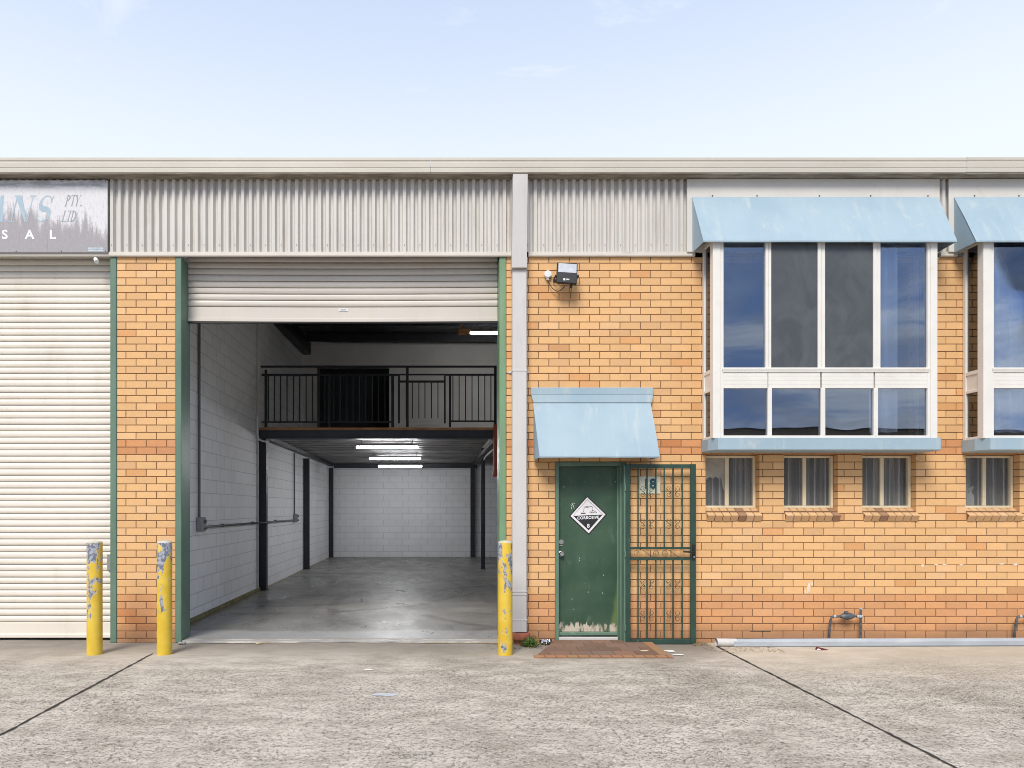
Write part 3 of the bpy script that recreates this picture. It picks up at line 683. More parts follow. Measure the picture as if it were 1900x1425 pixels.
# ------------------------------------------------------------------ bay windows (parts of the building)
def bay(bx, curtained):
    yF = -.315; x0, x1 = bx, bx + BW
    def bX(px): return X(px, yF) + (bx - BAYS[0])
    bz = lambda py: Z(py, yF)
    bw_ = bpy.data.objects.new('bay_window', None); COL.objects.link(bw_); bw_.parent = BLD; ORG[bw_.name] = Vector()
    bw_['label'] = 'projecting bay window with blue curtains' if curtained else 'projecting white framed bay window with grey fly screens'
    T, Bm = 4.672, bz(813)                                     # head (hidden behind the awning) and foot
    fm = MB()
    fm.box(x0, bX(1337), yF, yF + .09, Bm, T, .004); fm.box(bX(1337) + .001, bX(1343), yF + .008, yF + .07, Bm, T)   # left corner post
    fm.box(bX(1727), x1, yF, yF + .09, Bm, T, .004); fm.box(bX(1722), bX(1727) - .001, yF + .008, yF + .07, Bm, T)
    for (a, b_) in ((1421, 1432), (1518, 1532), (1621, 1635)):
        m_ = (a + b_) / 2
        fm.box(bX(a), bX(m_) - .002, yF + .003, yF + .06, bz(683), T, .003); fm.box(bX(m_) + .002, bX(b_), yF + .009, yF + .06, bz(683), T, .003)
    for (a, b_) in ((1425, 1433), (1524, 1532), (1622, 1630)):
        fm.box(bX(a), bX(b_), yF + .004, yF + .06, bz(808), bz(720), .003)
    fm.box(bX(1340), bX(1725), yF - .006, yF + .06, bz(686.5), bz(682), .003); fm.box(bX(1341), bX(1724), yF - .001, yF + .06, bz(690), bz(687), .002)
    fm.box(bX(1341), bX(1724), yF + .0015, yF + .06, bz(813), bz(808), .003)
    fm.box(bX(1341), bX(1724), yF + .0015, yF + .06, T - .06, T, .003)
    for s, xs in ((1, x0), (-1, x1)):                         # returns to the wall
        a = xs; q = lambda d: (a + s * d)
        fm.box(q(0), q(.05), -.004, -.05, Bm, T, .003)
        fm.box(q(.002), q(.05), -.052, yF + .092, bz(690), bz(683), .002)
        fm.box(q(.002), q(.05), -.052, yF + .092, bz(724), bz(719), .002)
        fm.box(q(.002), q(.05), -.052, yF + .092, Bm, Bm + .03, .002); fm.box(q(.002), q(.05), -.052, yF + .092, T - .06, T, .002)
    fm.box(x0 + .01, x1 - .01, yF + .09, -.056, T - .012, T)
    fr = fm.build('frame', M['white'], bw_)
    sp = MB()
    for (a, b_) in ((1343, 1425), (1426.5, 1523), (1526, 1622), (1625, 1722)):
        for k in range(4):
            zA = bz(720) + (bz(690) - bz(720)) * k / 4; sp.box(bX(a), bX(b_), yF + .010 + .001 * (k % 2), yF + .05, zA + .0008, zA + (bz(690) - bz(720)) / 4 - .0008)
    for s, xs in ((1, x0), (-1, x1)): sp.box(xs + s * .012, xs + s * .04, -.052, yF + .092, bz(719) + .001, bz(690) - .001)
    sp.build('spandrel_panel', M['white'], bw_)
    gy = yF + .03
    for i, (a, b_) in enumerate(((1343, 1421), (1432, 1518), (1532, 1621), (1635, 1722))):
        p = MB(); p.box(bX(a) - .004, bX(b_) + .004, gy, gy + .006, bz(682) - .004, T - .05); p.build('window_pane', M['glass'], bw_)
        if i in (1, 2) and not curtained:
            p = MB(); p.box(bX(a), bX(b_), gy - .014, gy - .012, bz(682) + .001, T - .061); p.build('fly_screen', M['screen'], bw_)
    for (a, b_) in ((1343, 1425), (1433, 1524), (1532, 1622), (1630, 1722)):
        p = MB(); p.box(bX(a) - .004, bX(b_) + .004, gy, gy + .006, bz(808) - .004, bz(720) + .001); p.build('window_pane', M['glass'], bw_)
    for s, xs in ((1, x0), (-1, x1)):
        for (za, zb) in ((Bm + .03, bz(724)), (bz(683), T - .06)):
            p = MB(); p.box(xs + s * .022, xs + s * .028, -.048, yF + .094, za - .004, zb + .004); p.build('side_pane', M['glass_side'], bw_)
    # blue base tray with chamfered ends, underside falling to the wall
    zt, zb_ = bz(813) - .001, Z(834, -.36)
    yo = -.362; c = .0
    out = [(x0 - .012, -.002), (x0 - .012, -.20), (x0 + .10 - .06, yo), (x1 + .0, yo), (x1 + .045, yo + .05), (x1 + .045, -.002)]
    n = len(out); bs = MB()
    top = [(x, y, zt) for x, y in out]; lip = [(x, y, zb_) for x, y in out]; bot = [(x + (0.03 if x < (x0 + x1) / 2 else -.03), min(y + .03, -.002), zb_ - .012) for x, y in out]
    bs._add(top + lip + bot, [tuple(range(n))] + [(i, (i + 1) % n, n + (i + 1) % n, n + i) for i in range(n)] + [(n + i, n + (i + 1) % n, 2 * n + (i + 1) % n, 2 * n + i) for i in range(n)] + [tuple(range(2 * n, 3 * n))[::-1]])
    bs.build('base_tray', M['blue'], bw_)
    return bw_
bay(BAYS[0], False); bay(BAYS[1], True)
def curtain(x0, x1, y, z0, z1, label, loc):
    mb = MB(); n = int((x1 - x0) / .012)
    P = [(x0 + (x1 - x0) * i / n, y + .045 * math.sin(i * .48) + .02 * math.sin(i * .21 + 1)) for i in range(n + 1)]
    for (a, b_) in zip(P, P[1:]): mb.quad((a[0], a[1], z0), (b_[0], b_[1], z0), (b_[0], b_[1], z1), (a[0], a[1], z1))
    for q in range(len(mb.smooth)): mb.smooth[q] = True
    return solo('curtain', mb, M['curtain'], label, 'curtain', (x0, y, z0))
curtain(5.05, 5.40, -.14, 2.46, 4.6, 'pale curtain drawn aside behind the right pane of the nearer bay window', (5.05, -.1, 2.46))
curtain(6.36, 8.6, -.14, 2.46, 4.6, 'pleated blue white curtain across the bay window cut by the picture edge', (6.36, -.1, 2.46))

# ------------------------------------------------------------------ small sliding windows with sloping brick sills
def small_window(x0, i):
    wn = bpy.data.objects.new('window', None); COL.objects.link(wn); wn.parent = BLD; ORG[wn.name] = Vector()
    y = .085; x1 = x0 + WINW - .004; x0 = x0 + .004; za, zb = WINZ0 - .004, WINZ1 - .004
    fm = MB(); t = .028
    fm.box(x0, x0 + t * .5, y, y + .06, za, zb, .003); fm.box(x1 - t * 1.1, x1, y, y + .06, za, zb, .003)
    fm.box(x0 + t * .5 + .001, x1 - t * 1.1 - .001, y + .002, y + .06, zb - t, zb, .003); fm.box(x0 + t * .5 + .001, x1 - t * 1.1 - .001, y + .002, y + .06, za, za + t, .003)
    cx = x0 + .45 * WINW
    fm.box(cx - .022, cx + .001, y + .005, y + .05, za + t + .001, zb - t - .001, .003); fm.box(cx + .003, cx + .025, y + .012, y + .05, za + t + .001, zb - t - .001, .003)
    fm.build('frame', M['cream'], wn)
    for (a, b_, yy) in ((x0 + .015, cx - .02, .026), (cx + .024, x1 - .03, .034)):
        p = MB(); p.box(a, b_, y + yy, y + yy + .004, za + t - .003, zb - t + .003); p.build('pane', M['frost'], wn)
    for q in ((.22, .36, .66, .84) if i % 2 == 0 else (.2, .42, .7, .9)):
        xx = x0 + q * WINW; br = MB(); br.tube([(xx, y + .075, za), (xx, y + .075, zb)], .009, 6); br.build('security_bar', M['white_pl'], wn)
    bl = MB(); n = 26; P = [(x0 + (x1 - x0) * k / n, y + .14 + .012 * math.sin(k * 1.4)) for k in range(n + 1)]
    for (a, b_) in zip(P, P[1:]): bl.quad((a[0], a[1], za), (b_[0], b_[1], za), (b_[0], b_[1], zb), (a[0], a[1], zb))
    bl.build('blind', mat('blind_cloth', (.27, .27, .265) if i != 1 else (.13, .12, .105), .9, .15, 4), wn)
    if i == 0:
        fl = MB(); a, b_ = x0 + .016, cx - .022; n = 12; top = zb - t
        for k in range(n):
            xa, xb = a + (b_ - a) * k / n, a + (b_ - a) * (k + 1) / n
            h = lambda x: za + .36 + .02 * math.sin(x * 90) + U(-.012, .012) - (.14 if x > b_ - .035 else 0)
            fl.quad((xa, y + .0245, h(xa)), (xb, y + .0245, h(xb)), (xb, y + .0245, top), (xa, y + .0245, top))
        fl.build('torn_film', mat('torn_film', (.36, .33, .27), .7, .15, 8), wn)
    # sill: bricks on edge laid to a fall
    sl = MB(); n = 7; L = .175; ang = math.radians(31); wb = (WINW + .012) / n
    for k in range(n):
        sl.cc = tone(0) if rnd() > .09 else [.36, .20, .11]
        sl.cc = [sl.cc[0] * .86, sl.cc[1] * .9, sl.cc[2]]
        Mx = Matrix.Translation((x0 + wb * k + .002, .10, WINZ0 + .0)) @ Matrix.Rotation(ang, 4, 'X')
        sl.box(.0045, wb - .0045, -L + U(-.002, .002), .0, -.082, 0, .003, Mx)
    sl.build('window_sill', M['brick'], wn)
    sm = MB(); Mx = Matrix.Translation((x0 + .006, .10, WINZ0)) @ Matrix.Rotation(ang, 4, 'X'); sm.box(0, WINW + .002, -L + .012, 0, -.076, -.006, 0, Mx); sm.build('sill_mortar', M['mortar'], wn)
for i, x in enumerate(WINX): small_window(x, i)
bt = MB(); bxp, bzp = X(1804, .13), WINZ0 + .03
bt.lathe((bxp, .160, bzp), [(.0, 0), (.036, 0), (.038, .01), (.038, .10), (.030, .13), (.016, .15), (.014, .17), (0, .17)], 16)
br_ = thing('spray_bottle', 'white plastic bottle standing inside the small window at the far end of the sill row', 'bottle', (bxp, .16, bzp))
bt.build('bottle', M['white_pl'], br_)
bt = MB(); bt.prism([(bxp - .015, .15, bzp + .165), (bxp - .02, .15, bzp + .20), (bxp + .02, .15, bzp + .235), (bxp + .035, .15, bzp + .225), (bxp + .012, .15, bzp + .165)], (0, .02, 0)); bt.build('nozzle', M['white_pl'], br_)

# ------------------------------------------------------------------ entrance door
fm = MB(); dx0, dx1 = DOORX
fm.box(dx0 + .001, X(1037), -.008, .105, 0, DOORZ - .001, .004)
fm.box(X(1037) + .001, X(1150), -.008, .105, Z(865), DOORZ - .001, .004)
fm.box(X(1150) + .001, X(1156), .002, .105, .0, DOORZ - .001, .003); fm.box(X(1156) + .001, dx1 - .001, -.012, .105, 0, DOORZ - .001, .004)
fm.box(X(1147), X(1150), .05, .105, .0, Z(865) - .001, .002)
fm.build('door_frame', M['green'], BLD)
dloc = (X(1037) + .002, .06, .075)
ed = bpy.data.objects.new('entrance_door', None); COL.objects.link(ed); ed.parent = BLD; ed.location = dloc; ORG[ed.name] = Vector(dloc)
dp = MB(); dp.box(X(1037) + .002, X(1147) + .02, .06, .10, .085, Z(865) - .003, .003); dp.build('door_leaf', M['door'], ed)
dp = MB(); dp.box(X(1037) + .004, X(1147) - .002, .035, .0595, .078, .115, .004); dp.build('weather_bar', M['green'], ed)
kx = X(1037.5) + .035
kn = MB(); kn.tube([(kx, .060, Z(1006)), (kx, .050, Z(1006))], .028, 18); kn.build('deadlock', M['chrome'], ed)
kn = MB(); kn.tube([(kx, .060, Z(1028)), (kx, .050, Z(1028))], .033, 18)
kn.tube([(kx, .050, Z(1028)), (kx, .035, Z(1028)), (kx, .022, Z(1028)), (kx, .005, Z(1028))], [.014, .014, .030, .024], 16); lk = MB(); lk.box(kx - .02, kx + .02, .054, .0595, Z(1013) - .004, Z(1013) + .006); lk.build('lock_plate', M['chrome'], ed)
kn.build('door_knob', M['chrome'], ed)
gr = MB(); gx, gz = X(1064), Z(939)
for (a, b_) in (((0, .03), (.02, .01)), ((.02, .04), (.0, .0)), ((.02, .01), (.03, -.03)), ((.005, -.005), (-.01, .02)), ((.0, -.01), (-.005, -.04)), ((.025, .035), (.04, .025))):
    gr.tube([(gx + a[0] - .01, .0585, gz + a[1]), (gx + b_[0] - .01, .0585, gz + b_[1])], .003, 5)
gr.build('scratch_mark', M['paper'], ed)
sl = MB(); sl.box(dx0 + .03, X(1147), .005, .10, 0, .06, .004); sl.build('door_sill', M['pipe'], BLD)

# corrosive placard
px_, pz_ = X(1091, .055), Z(956, .055); hp = .232
pc = thing('hazard_placard', 'black and white diamond CORROSIVE placard on the green door', 'sign', (px_, .059, pz_ - hp))
rt_ = math.radians(2.5)
def dia(h, y, zc=0.0, lo=-1, hi=1):
    c, s = math.cos(rt_), math.sin(rt_)
    P = [(0, -h), (h, 0), (0, h), (-h, 0)]
    if lo > -1: P = [(-h, 0), (h, 0), (0, h)]
    if hi < 1: P = [(0, -h), (h, 0), (-h, 0)]
    return [(px_ + u * c * .97 - v * s, y, pz_ + u * s + v * c) for u, v in P]
d = MB(); d.prism(dia(hp, .0595), (0, -.003, 0)); d.build('backing', M['ink'], pc)
d = MB(); d.poly(dia(hp - .018, .0558)); d.build('white_face', M['sticker'], pc)
d = MB(); P = dia(hp - .052, .0553, hi=0); d.poly(P); d.build('black_half', M['ink'], pc)
d = MB(); P = dia(hp - .048, .0553, lo=0)
for a, b_ in ((1, 2), (2, 0)): d.tube([P[a], P[b_]], .0016, 4)
d.build('border_line', M['ink'], pc)
d = MB(); add_text(d, 'CORROSIVE', .047, px_ + .002, .0546, pz_ - .030, .0012, 1.06, rt_, .98); d.build('word', M['letter_white'], pc); d = MB(); add_text(d, '8', .062, px_ + .004, .0546, pz_ - .128, .0015, 1, rt_)
d.build('class_numeral', M['letter_white'], pc)
d = MB(); y = .0545
def seg(a, b_, r): d.tube([(px_ + a[0], y, pz_ + a[1]), (px_ + b_[0], y, pz_ + b_[1])], r, 5)
d.box(px_ - .085, px_ - .030, y, y + .001, pz_ + .018, pz_ + .030)                           # metal bar
seg((-.045, .085), (.015, .098), .0022); seg((-.045, .098), (.015, .110), .0022); seg((.015, .098), (.015, .110), .002); seg((-.045, .085), (-.050, .098), .002)
for (a, b_) in ((-.050, .072), (-.048, .058), (-.052, .045), (.050, .072), (.054, .060)): d.box(px_ + a - .003, px_ + a + .003, y, y + .001, pz_ + b_ - .005, pz_ + b_ + .004)
seg((.025, .108), (.050, .098), .0022); seg((.050, .098), (.055, .085), .0022)
for k in range(5): seg((.020 + .012 * k, .030 + .004 * math.sin(k * 2)), (.034 + .012 * k, .040 + .006 * math.cos(k * 3)), .0016)
seg((.02, .028), (.105, .030), .0016); seg((.03, .046), (.062, .058), .0016); seg((.062, .058), (.105, .034), .0016)
d.build('pictogram', M['ink'], pc)

# ------------------------------------------------------------------ open security screen door
yS = -.12; SX = lambda p: X(p, yS); SZ = lambda p: Z(p, yS)
sdz = SZ(1195)
sd_ = thing('security_screen_door', 'dark green barred security screen door swung open against the bricks', 'door', (SX(1162), yS, sdz))
fm = MB()
fm.box(SX(1161.5), SX(1170), yS, yS + .03, SZ(1195), SZ(861), .003); fm.box(SX(1281.5), SX(1291.5), yS, yS + .03, SZ(1195), SZ(861), .003)
for (a, b_) in ((869, 861.3), (1194.7, 1186), (1019, 1015), (1039.5, 1035)):
    fm.box(SX(1170) + .001, SX(1281.5) - .001, yS + .001, yS + .029, SZ(a), SZ(b_), .002)
fm.build('frame', M['green_dark'], sd_)
BARS = [1184.6, 1201.3, 1217.7, 1233.3, 1249.7, 1266.7]
for i, p in enumerate(BARS):
    h = .007 if i not in (1, 4) else .0085
    b = MB()
    b.box(SX(p) - h, SX(p) + h, yS + .008, yS + .022, SZ(1186) + .0005, SZ(1039.5) - .0005, .002); b.box(SX(p) - h, SX(p) + h, yS + .008, yS + .022, SZ(1015) + .0005, SZ(869) - .0005, .002)
    b.build('bar', M['green_dark'], sd_)
def spiral(cx, cz, r, a0, turns, sgn, y):
    return [(cx + r * (1 - .72 * t) * math.cos(a0 + sgn * t * turns * 2 * PI), y, cz + r * (1 - .72 * t) * math.sin(a0 + sgn * t * turns * 2 * PI)) for t in [q / 22 for q in range(23)]]
for zc in (SZ(912), SZ(972), SZ(1084), SZ(1143)):
    for (ia, ib) in ((0, 1), (1, 2), (3, 4), (4, 5)):
        cx = (SX(BARS[ia]) + SX(BARS[ib])) / 2; sg = 1 if ia in (0, 3) else -1
        s_ = MB(); y = yS + .015
        s_.tube(spiral(cx, zc + .033, .033, PI / 2 - sg * PI, 1.35, sg, y), .0028, 5); s_.tube(spiral(cx, zc - .033, .033, -PI / 2 + sg * PI, 1.35, -sg, y), .0028, 5)
        s_.tube([(cx - sg * .030, y, zc + .036), (cx - sg * .012, y, zc + .006), (cx + sg * .012, y, zc - .006), (cx + sg * .030, y, zc - .036)], .0028, 5)
        s_.build('scroll', M['green_dark'], sd_)
s_ = MB(); zc = SZ(1027); y = yS + .015
for sg in (-1, 1):
    cx = SX(1226) + sg * .10
    s_.tube(spiral(cx - sg * .055, zc, .042, -PI / 2, 1.3, sg, y), .0028, 5)
    s_.tube([(SX(1226) + sg * (.06 + .03 * k), y, zc + .045 * math.cos(k * PI / 6) * (1 if sg > 0 else -1)) for k in range(7)], .0028, 5)
s_.tube(spiral(SX(1181), zc, .036, 0, 1.2, 1, y), .0028, 5)
s_.build('scroll', M['green_dark'], sd_)
hn = MB(); hx = SX(1287)
hn.box(hx - .018, hx + .018, yS - .012, yS - .0005, SZ(1039), SZ(1010), .004); hn.tube([(hx, yS - .012, SZ(1024)), (hx, yS - .045, SZ(1024)), (hx - .03, yS - .05, SZ(1024)), (hx - .135, yS - .045, SZ(1023))], .010, 8)
hn.build('handle', M['plastic'], sd_)
kc = MB(); kc.tube([(hx, yS - .0125, SZ(1033)), (hx, yS - .018, SZ(1033))], .011, 12); kc.build('lock_cylinder', M['chrome'], sd_)
for hz_ in (905, 1028, 1165):
    hg = MB(); hg.tube([(SX(1160.3), yS + .005, SZ(hz_ + 6)), (SX(1160.3), yS + .005, SZ(hz_ - 6))], .009, 8); hg.build('hinge', M['green'], sd_)
ar = MB(); ar.box(SX(1158.2), SX(1161.2), yS + .012, -.013, SZ(1193), SZ(864)); ar.build('hinge_stile', M['green'], sd_)

# number plate behind the screen
ns = thing('number_sign', 'cream plate with dark number 18 on the bricks behind the screen door', 'sign', (X(1205), -.012, Z(917)))
p = MB(); p.box(X(1186), X(1225), -.010, -.002, Z(916), Z(884), .001); p.build('plate', M['cream_plate'], ns)
p = MB(); add_text(p, '18', .155, X(1205), -.0108, Z(898.5), .0075); p.build('digits', M['teal'], ns)

# paving ramp at the door
pv = MB(); yb, yf_ = -.004, -.86
def pz(y): return .035 + (.012 - .035) * (y - yb) / (yf_ - yb)
def slab(xa, xb, ya, yb2, c, ex=.007, ey=.0045, slope=0.0):
    pv.cc = c; ya += ey; yb2 -= ey; xb -= ex
    l0, l1 = (xa + ex, xa + ex) if not slope else (xa, xa + slope)
    pv._add([(l0, ya, pz(ya)), (xb, ya, pz(ya)), (xb, yb2, pz(yb2)), (l1, yb2, pz(yb2)), (l0, ya, -.02), (xb, ya, -.02), (xb, yb2, -.02), (l1, yb2, -.02)], [(0, 1, 2, 3), (4, 5, 1, 0), (5, 6, 2, 1), (6, 7, 3, 2), (7, 4, 0, 3)])
def brown():
    q = U(.65, 1.25); g_ = U(0, .5); c = [.25 * q, .135 * q, .09 * q]; m_ = sum(c) / 3
    return [v + (m_ - v) * g_ for v in c]
tan = lambda: [q * U(.85, 1.1) for q in (.47, .25, .125)]
R = 4; ph = (yb - (yf_ + .115)) / R
def left_at(y): return 1.06 + .37 * (y - yf_) / (yb - yf_)
for r in range(R):
    ya = yf_ + .115 + r * ph; la, lb2 = left_at(ya), left_at(ya + ph)
    x1_ = 2.415; first = True
    while x1_ > lb2 + .05:
        x0_ = x1_ - (.1175 if first and r % 2 else .235); first = False
        if x0_ < lb2 + .05: slab(la, x1_, ya, ya + ph, brown(), slope=lb2 - la); break
        slab(x0_, x1_, ya, ya + ph, brown()); x1_ = x0_
x = 1.06
while x < 2.53: slab(x, min(x + .118, 2.535), yf_, yf_ + .115, tan()); x += .118
y = yf_ + .115
while y < yb - .03: slab(2.415, 2.535, y, min(y + .235, yb), tan()); y += .235
pv_o = structure('paving', pv, M['brick'])
mo = MB(); mo.prism([(1.12, yf_ + .004, pz(yf_) - .004), (2.53, yf_ + .004, pz(yf_) - .004), (2.53, yb, pz(yb) - .004), (1.42, yb, pz(yb) - .004)], (0, 0, -.03)); structure('paving_bed', mo, M['mortar'])

# ------------------------------------------------------------------ awnings
def awning(name, x0t, x1t, zt, x0b, x1b, zb, yt, yb_, lip, label, header=0.0):
    a = thing(name, label, 'awning', ((x0t + x1t) / 2, yt, zb), 'light blue metal awnings')
    th = .006
    top = MB(); n = 16
    P = []
    for i in range(n + 1):
        t = i / n
        wob = .004 * math.sin(t * 11 + x0t) + U(-.0012, .0012)
        P.append([(x0t + (x1t - x0t) * t, yt, zt), (x0t + (x0b - x0t) * .5 + ((x1t + x1b) / 2 - (x0t + x0b) / 2) * t, (yt + yb_) / 2 - .004 + wob, (zt + zb) / 2), (x0b + (x1b - x0b) * t, yb_, zb + U(-.0015, .0015))])
    for i in range(n):
        for k in range(2):
            top.quad(P[i][k], P[i][k + 1], P[i + 1][k + 1], P[i + 1][k])
    for q in range(len(top.smooth)): top.smooth[q] = True
    for i in range(n):      # folded lip and its inner return
        u, v = P[i][2], P[i + 1][2]
        top.quad(u, (u[0], u[1] + .001, u[2] - lip), (v[0], v[1] + .001, v[2] - lip), v); top.quad((u[0], u[1] + .001, u[2] - lip), (u[0], u[1] + .02, u[2] - lip), (v[0], v[1] + .02, v[2] - lip), (v[0], v[1] + .001, v[2] - lip))
    top.build('hood', M['blue'], a)
    for (xt, xb) in ((x0t, x0b), (x1t, x1b)):
        s_ = MB(); s = 1 if xt == x0t else -1
        s_.prism([(xt + s * .004, yt, zt - .004), (xb + s * .004, yb_ + .004, zb - lip), (xt + s * .006, yt, zb - lip - .005)], (s * .003, 0, 0)); s_.build('side_panel', M['blue'], a)
    return a
for i, b in enumerate(BAYS):
    o = b - BAYS[0]
    awning('window_awning', 3.02 + o, 5.90 + o, Z(366, -.05), 3.03 + o, 5.885 + o, Z(447, -.36), -.056, -.372, .014,
           ('long light blue metal awning over the screened bay window', 'light blue metal awning cut off by the right edge of the picture')[i])
sh = MB()
xa, xb = X(988, -.03), X(1208, -.03)
aw = awning('door_awning', X(989, -.04), X(1207, -.04), Z(748, -.04), X(1001, -.31), X(1224, -.31), Z(846, -.31), -.045, -.315, .018, 'small pale blue metal hood over the green entrance door')
hdm = MB(); hdm.box(X(984.5), X(1210), -.040, -.002, Z(733), Z(720), .004)
hdm._add([(X(984.5), -.041, Z(733)), (X(1210), -.041, Z(733)), (X(1207), -.052, Z(748)), (X(989), -.052, Z(748))], [(0, 1, 2, 3)])
hdm.box(X(989), X(1207), -.038, -.002, Z(749), Z(733.5)); hdm.build('wall_flange', M['blue'], aw)

# ------------------------------------------------------------------ drainpipe and its collar
dpx0, dpx1 = X(950.5, -.1), X(977, -.1)
dr_ = thing('drainpipe', 'pale grey square drainpipe running down from the eaves beside the roller door', 'drainpipe', ((dpx0 + dpx1) / 2, -.07, .12))
p = MB(); p.box(dpx0, dpx1, -.125, -.012, .14, Z(497, -.13), .008); p.build('pipe', M['pipe'], dr_)
p = MB(); a0, a1, b0, b1 = X(952, -.2), X(979, -.2), X(950, -.15), X(977.5, -.15); zt, zb = Z(324, -.19), Z(497, -.15)
vs = [(a0, -.205, zt), (a1, -.205, zt), (a1, -.03, zt), (a0, -.03, zt), (b0, -.150, zb), (b1, -.150, zb), (b1, -.005, zb), (b0, -.005, zb)]
p._add(vs, [(0, 1, 2, 3), (4, 7, 6, 5), (0, 4, 5, 1), (1, 5, 6, 2), (2, 6, 7, 3), (3, 7, 4, 0)]); p.build('rainwater_head', M['pipe'], dr_)
p = MB(); p.box(b0 - .001, b1 + .001, -.153, -.126, zb - .008, zb + .004); p.build('shadow_strip', M['soffit'], dr_)  # solid dark strip in place of the shade below the rainwater head
for pzv, w_ in ((688, 6), (1097, 3), (1103, 2), (1150, 0)):
    p = MB(); zc = Z(pzv, -.1); p.box(dpx0 - .004, dpx1 + .004, -.130, -.013, zc - .008, zc + .008, .002)
    if w_: p.box(dpx0 - .035 * w_ / 6, dpx1 + .035 * w_ / 6, -.014, -.003, zc - .014, zc + .014, .002)
    p.build('bracket', M['pipe'], dr_)
cl_ = MB(); cc = (X(966, -.08), -.085, 0)
cl_.lathe(cc, [(.062, 0), (.064, .055), (.10, .058), (.106, .07), (.106, .125), (.100, .140), (.088, .142), (.085, .12), (.0, .12)], 30)
solo('drain_collar', cl_, M['terra'], 'terracotta pipe collar at the foot of the drainpipe', 'drain', cc)

# ------------------------------------------------------------------ floodlight
yL = -.17; fx0, fx1 = X(1033, yL), X(1071, yL); fz0, fz1 = Z(527, yL), Z(487, yL)
fl = thing('floodlight', 'black square floodlight with white round junction box on the brick wall', 'light', ((fx0 + fx1) / 2, 0, fz0))
Mx = Matrix.Translation(((fx0 + fx1) / 2, yL, (fz0 + fz1) / 2)) @ Matrix.Rotation(math.radians(-9), 4, 'X') @ Matrix.Rotation(math.radians(4), 4, 'Y')
hw, hh = (fx1 - fx0) / 2, (fz1 - fz0) / 2
p = MB(); p.box(-hw, hw, -.012, .03, -hh, hh, .006, Mx); p.box(-hw * .8, hw * .8, .03, .06, -hh * .8, hh * .6, .006, Mx); p.build('housing', M['plastic'], fl)
p = MB(); p.box(-hw * .88, hw * .90, -.0145, -.0125, hh * .02, hh * .90, .0015, Mx); p.build('lens', M['lens'], fl)
p = MB()
for (u, v, a, b_) in ((-.030, -.083, .010, .013), (-.010, -.083, .0012, .014), (.012, -.077, .018, .003), (.010, -.086, .015, .003)): p.box(u - a, u + a, -.0135, -.0125, v - b_, v + b_, 0, Mx)
p.build('maker_mark', M['letter_white'], fl)
p = MB()
for s in (-1, 1):
    xx = (fx0 + fx1) / 2 + s * (hw + .012); p.box(xx - .003, xx + .003, yL + .0, -.006, (fz0 + fz1) / 2 - .05, (fz0 + fz1) / 2 - .015, .001); p.tube([(xx - .008, yL + .01, (fz0 + fz1) / 2 - .03), (xx + .008, yL + .01, (fz0 + fz1) / 2 - .03)], .016, 10)
p.box((fx0 + fx1) / 2 - hw - .012, (fx0 + fx1) / 2 + hw + .012, -.006, -.002, (fz0 + fz1) / 2 - .05, (fz0 + fz1) / 2 - .015); p.build('bracket', M['plastic'], fl)
jx, jz = X(1017, -.05), Z(508, -.05)
p = MB(); p.tube([(jx, -.002, jz), (jx, -.045, jz)], .042, 20); p.tube([(jx, -.045, jz), (jx, -.05, jz)], .036, 20); p.box(jx - .014, jx + .014, -.035, -.012, jz - .065, jz - .04, .003); p.build('junction_box', M['white_pl'], fl)
cab = [(jx - .003, -.03, jz - .062)]
for t in [q / 14 for q in range(1, 15)]:
    cab.append((jx - .003 + .19 * t, -.03 - .05 * t, jz - .062 - .145 * math.sin(t * PI * .80) ** .8))
p = MB(); p.tube(cab, .005, 6); gx = X(1060, -.15); p.tube([(gx, -.15, fz0 + .01), (gx, -.14, fz0 - .035)], .014, 10); p.tube([(gx + .004, -.14, fz0 - .03), (gx + .012, -.07, fz0 - .07), (gx + .014, -.005, fz0 - .12)], .004, 6); p.build('cable', M['plastic'], fl)

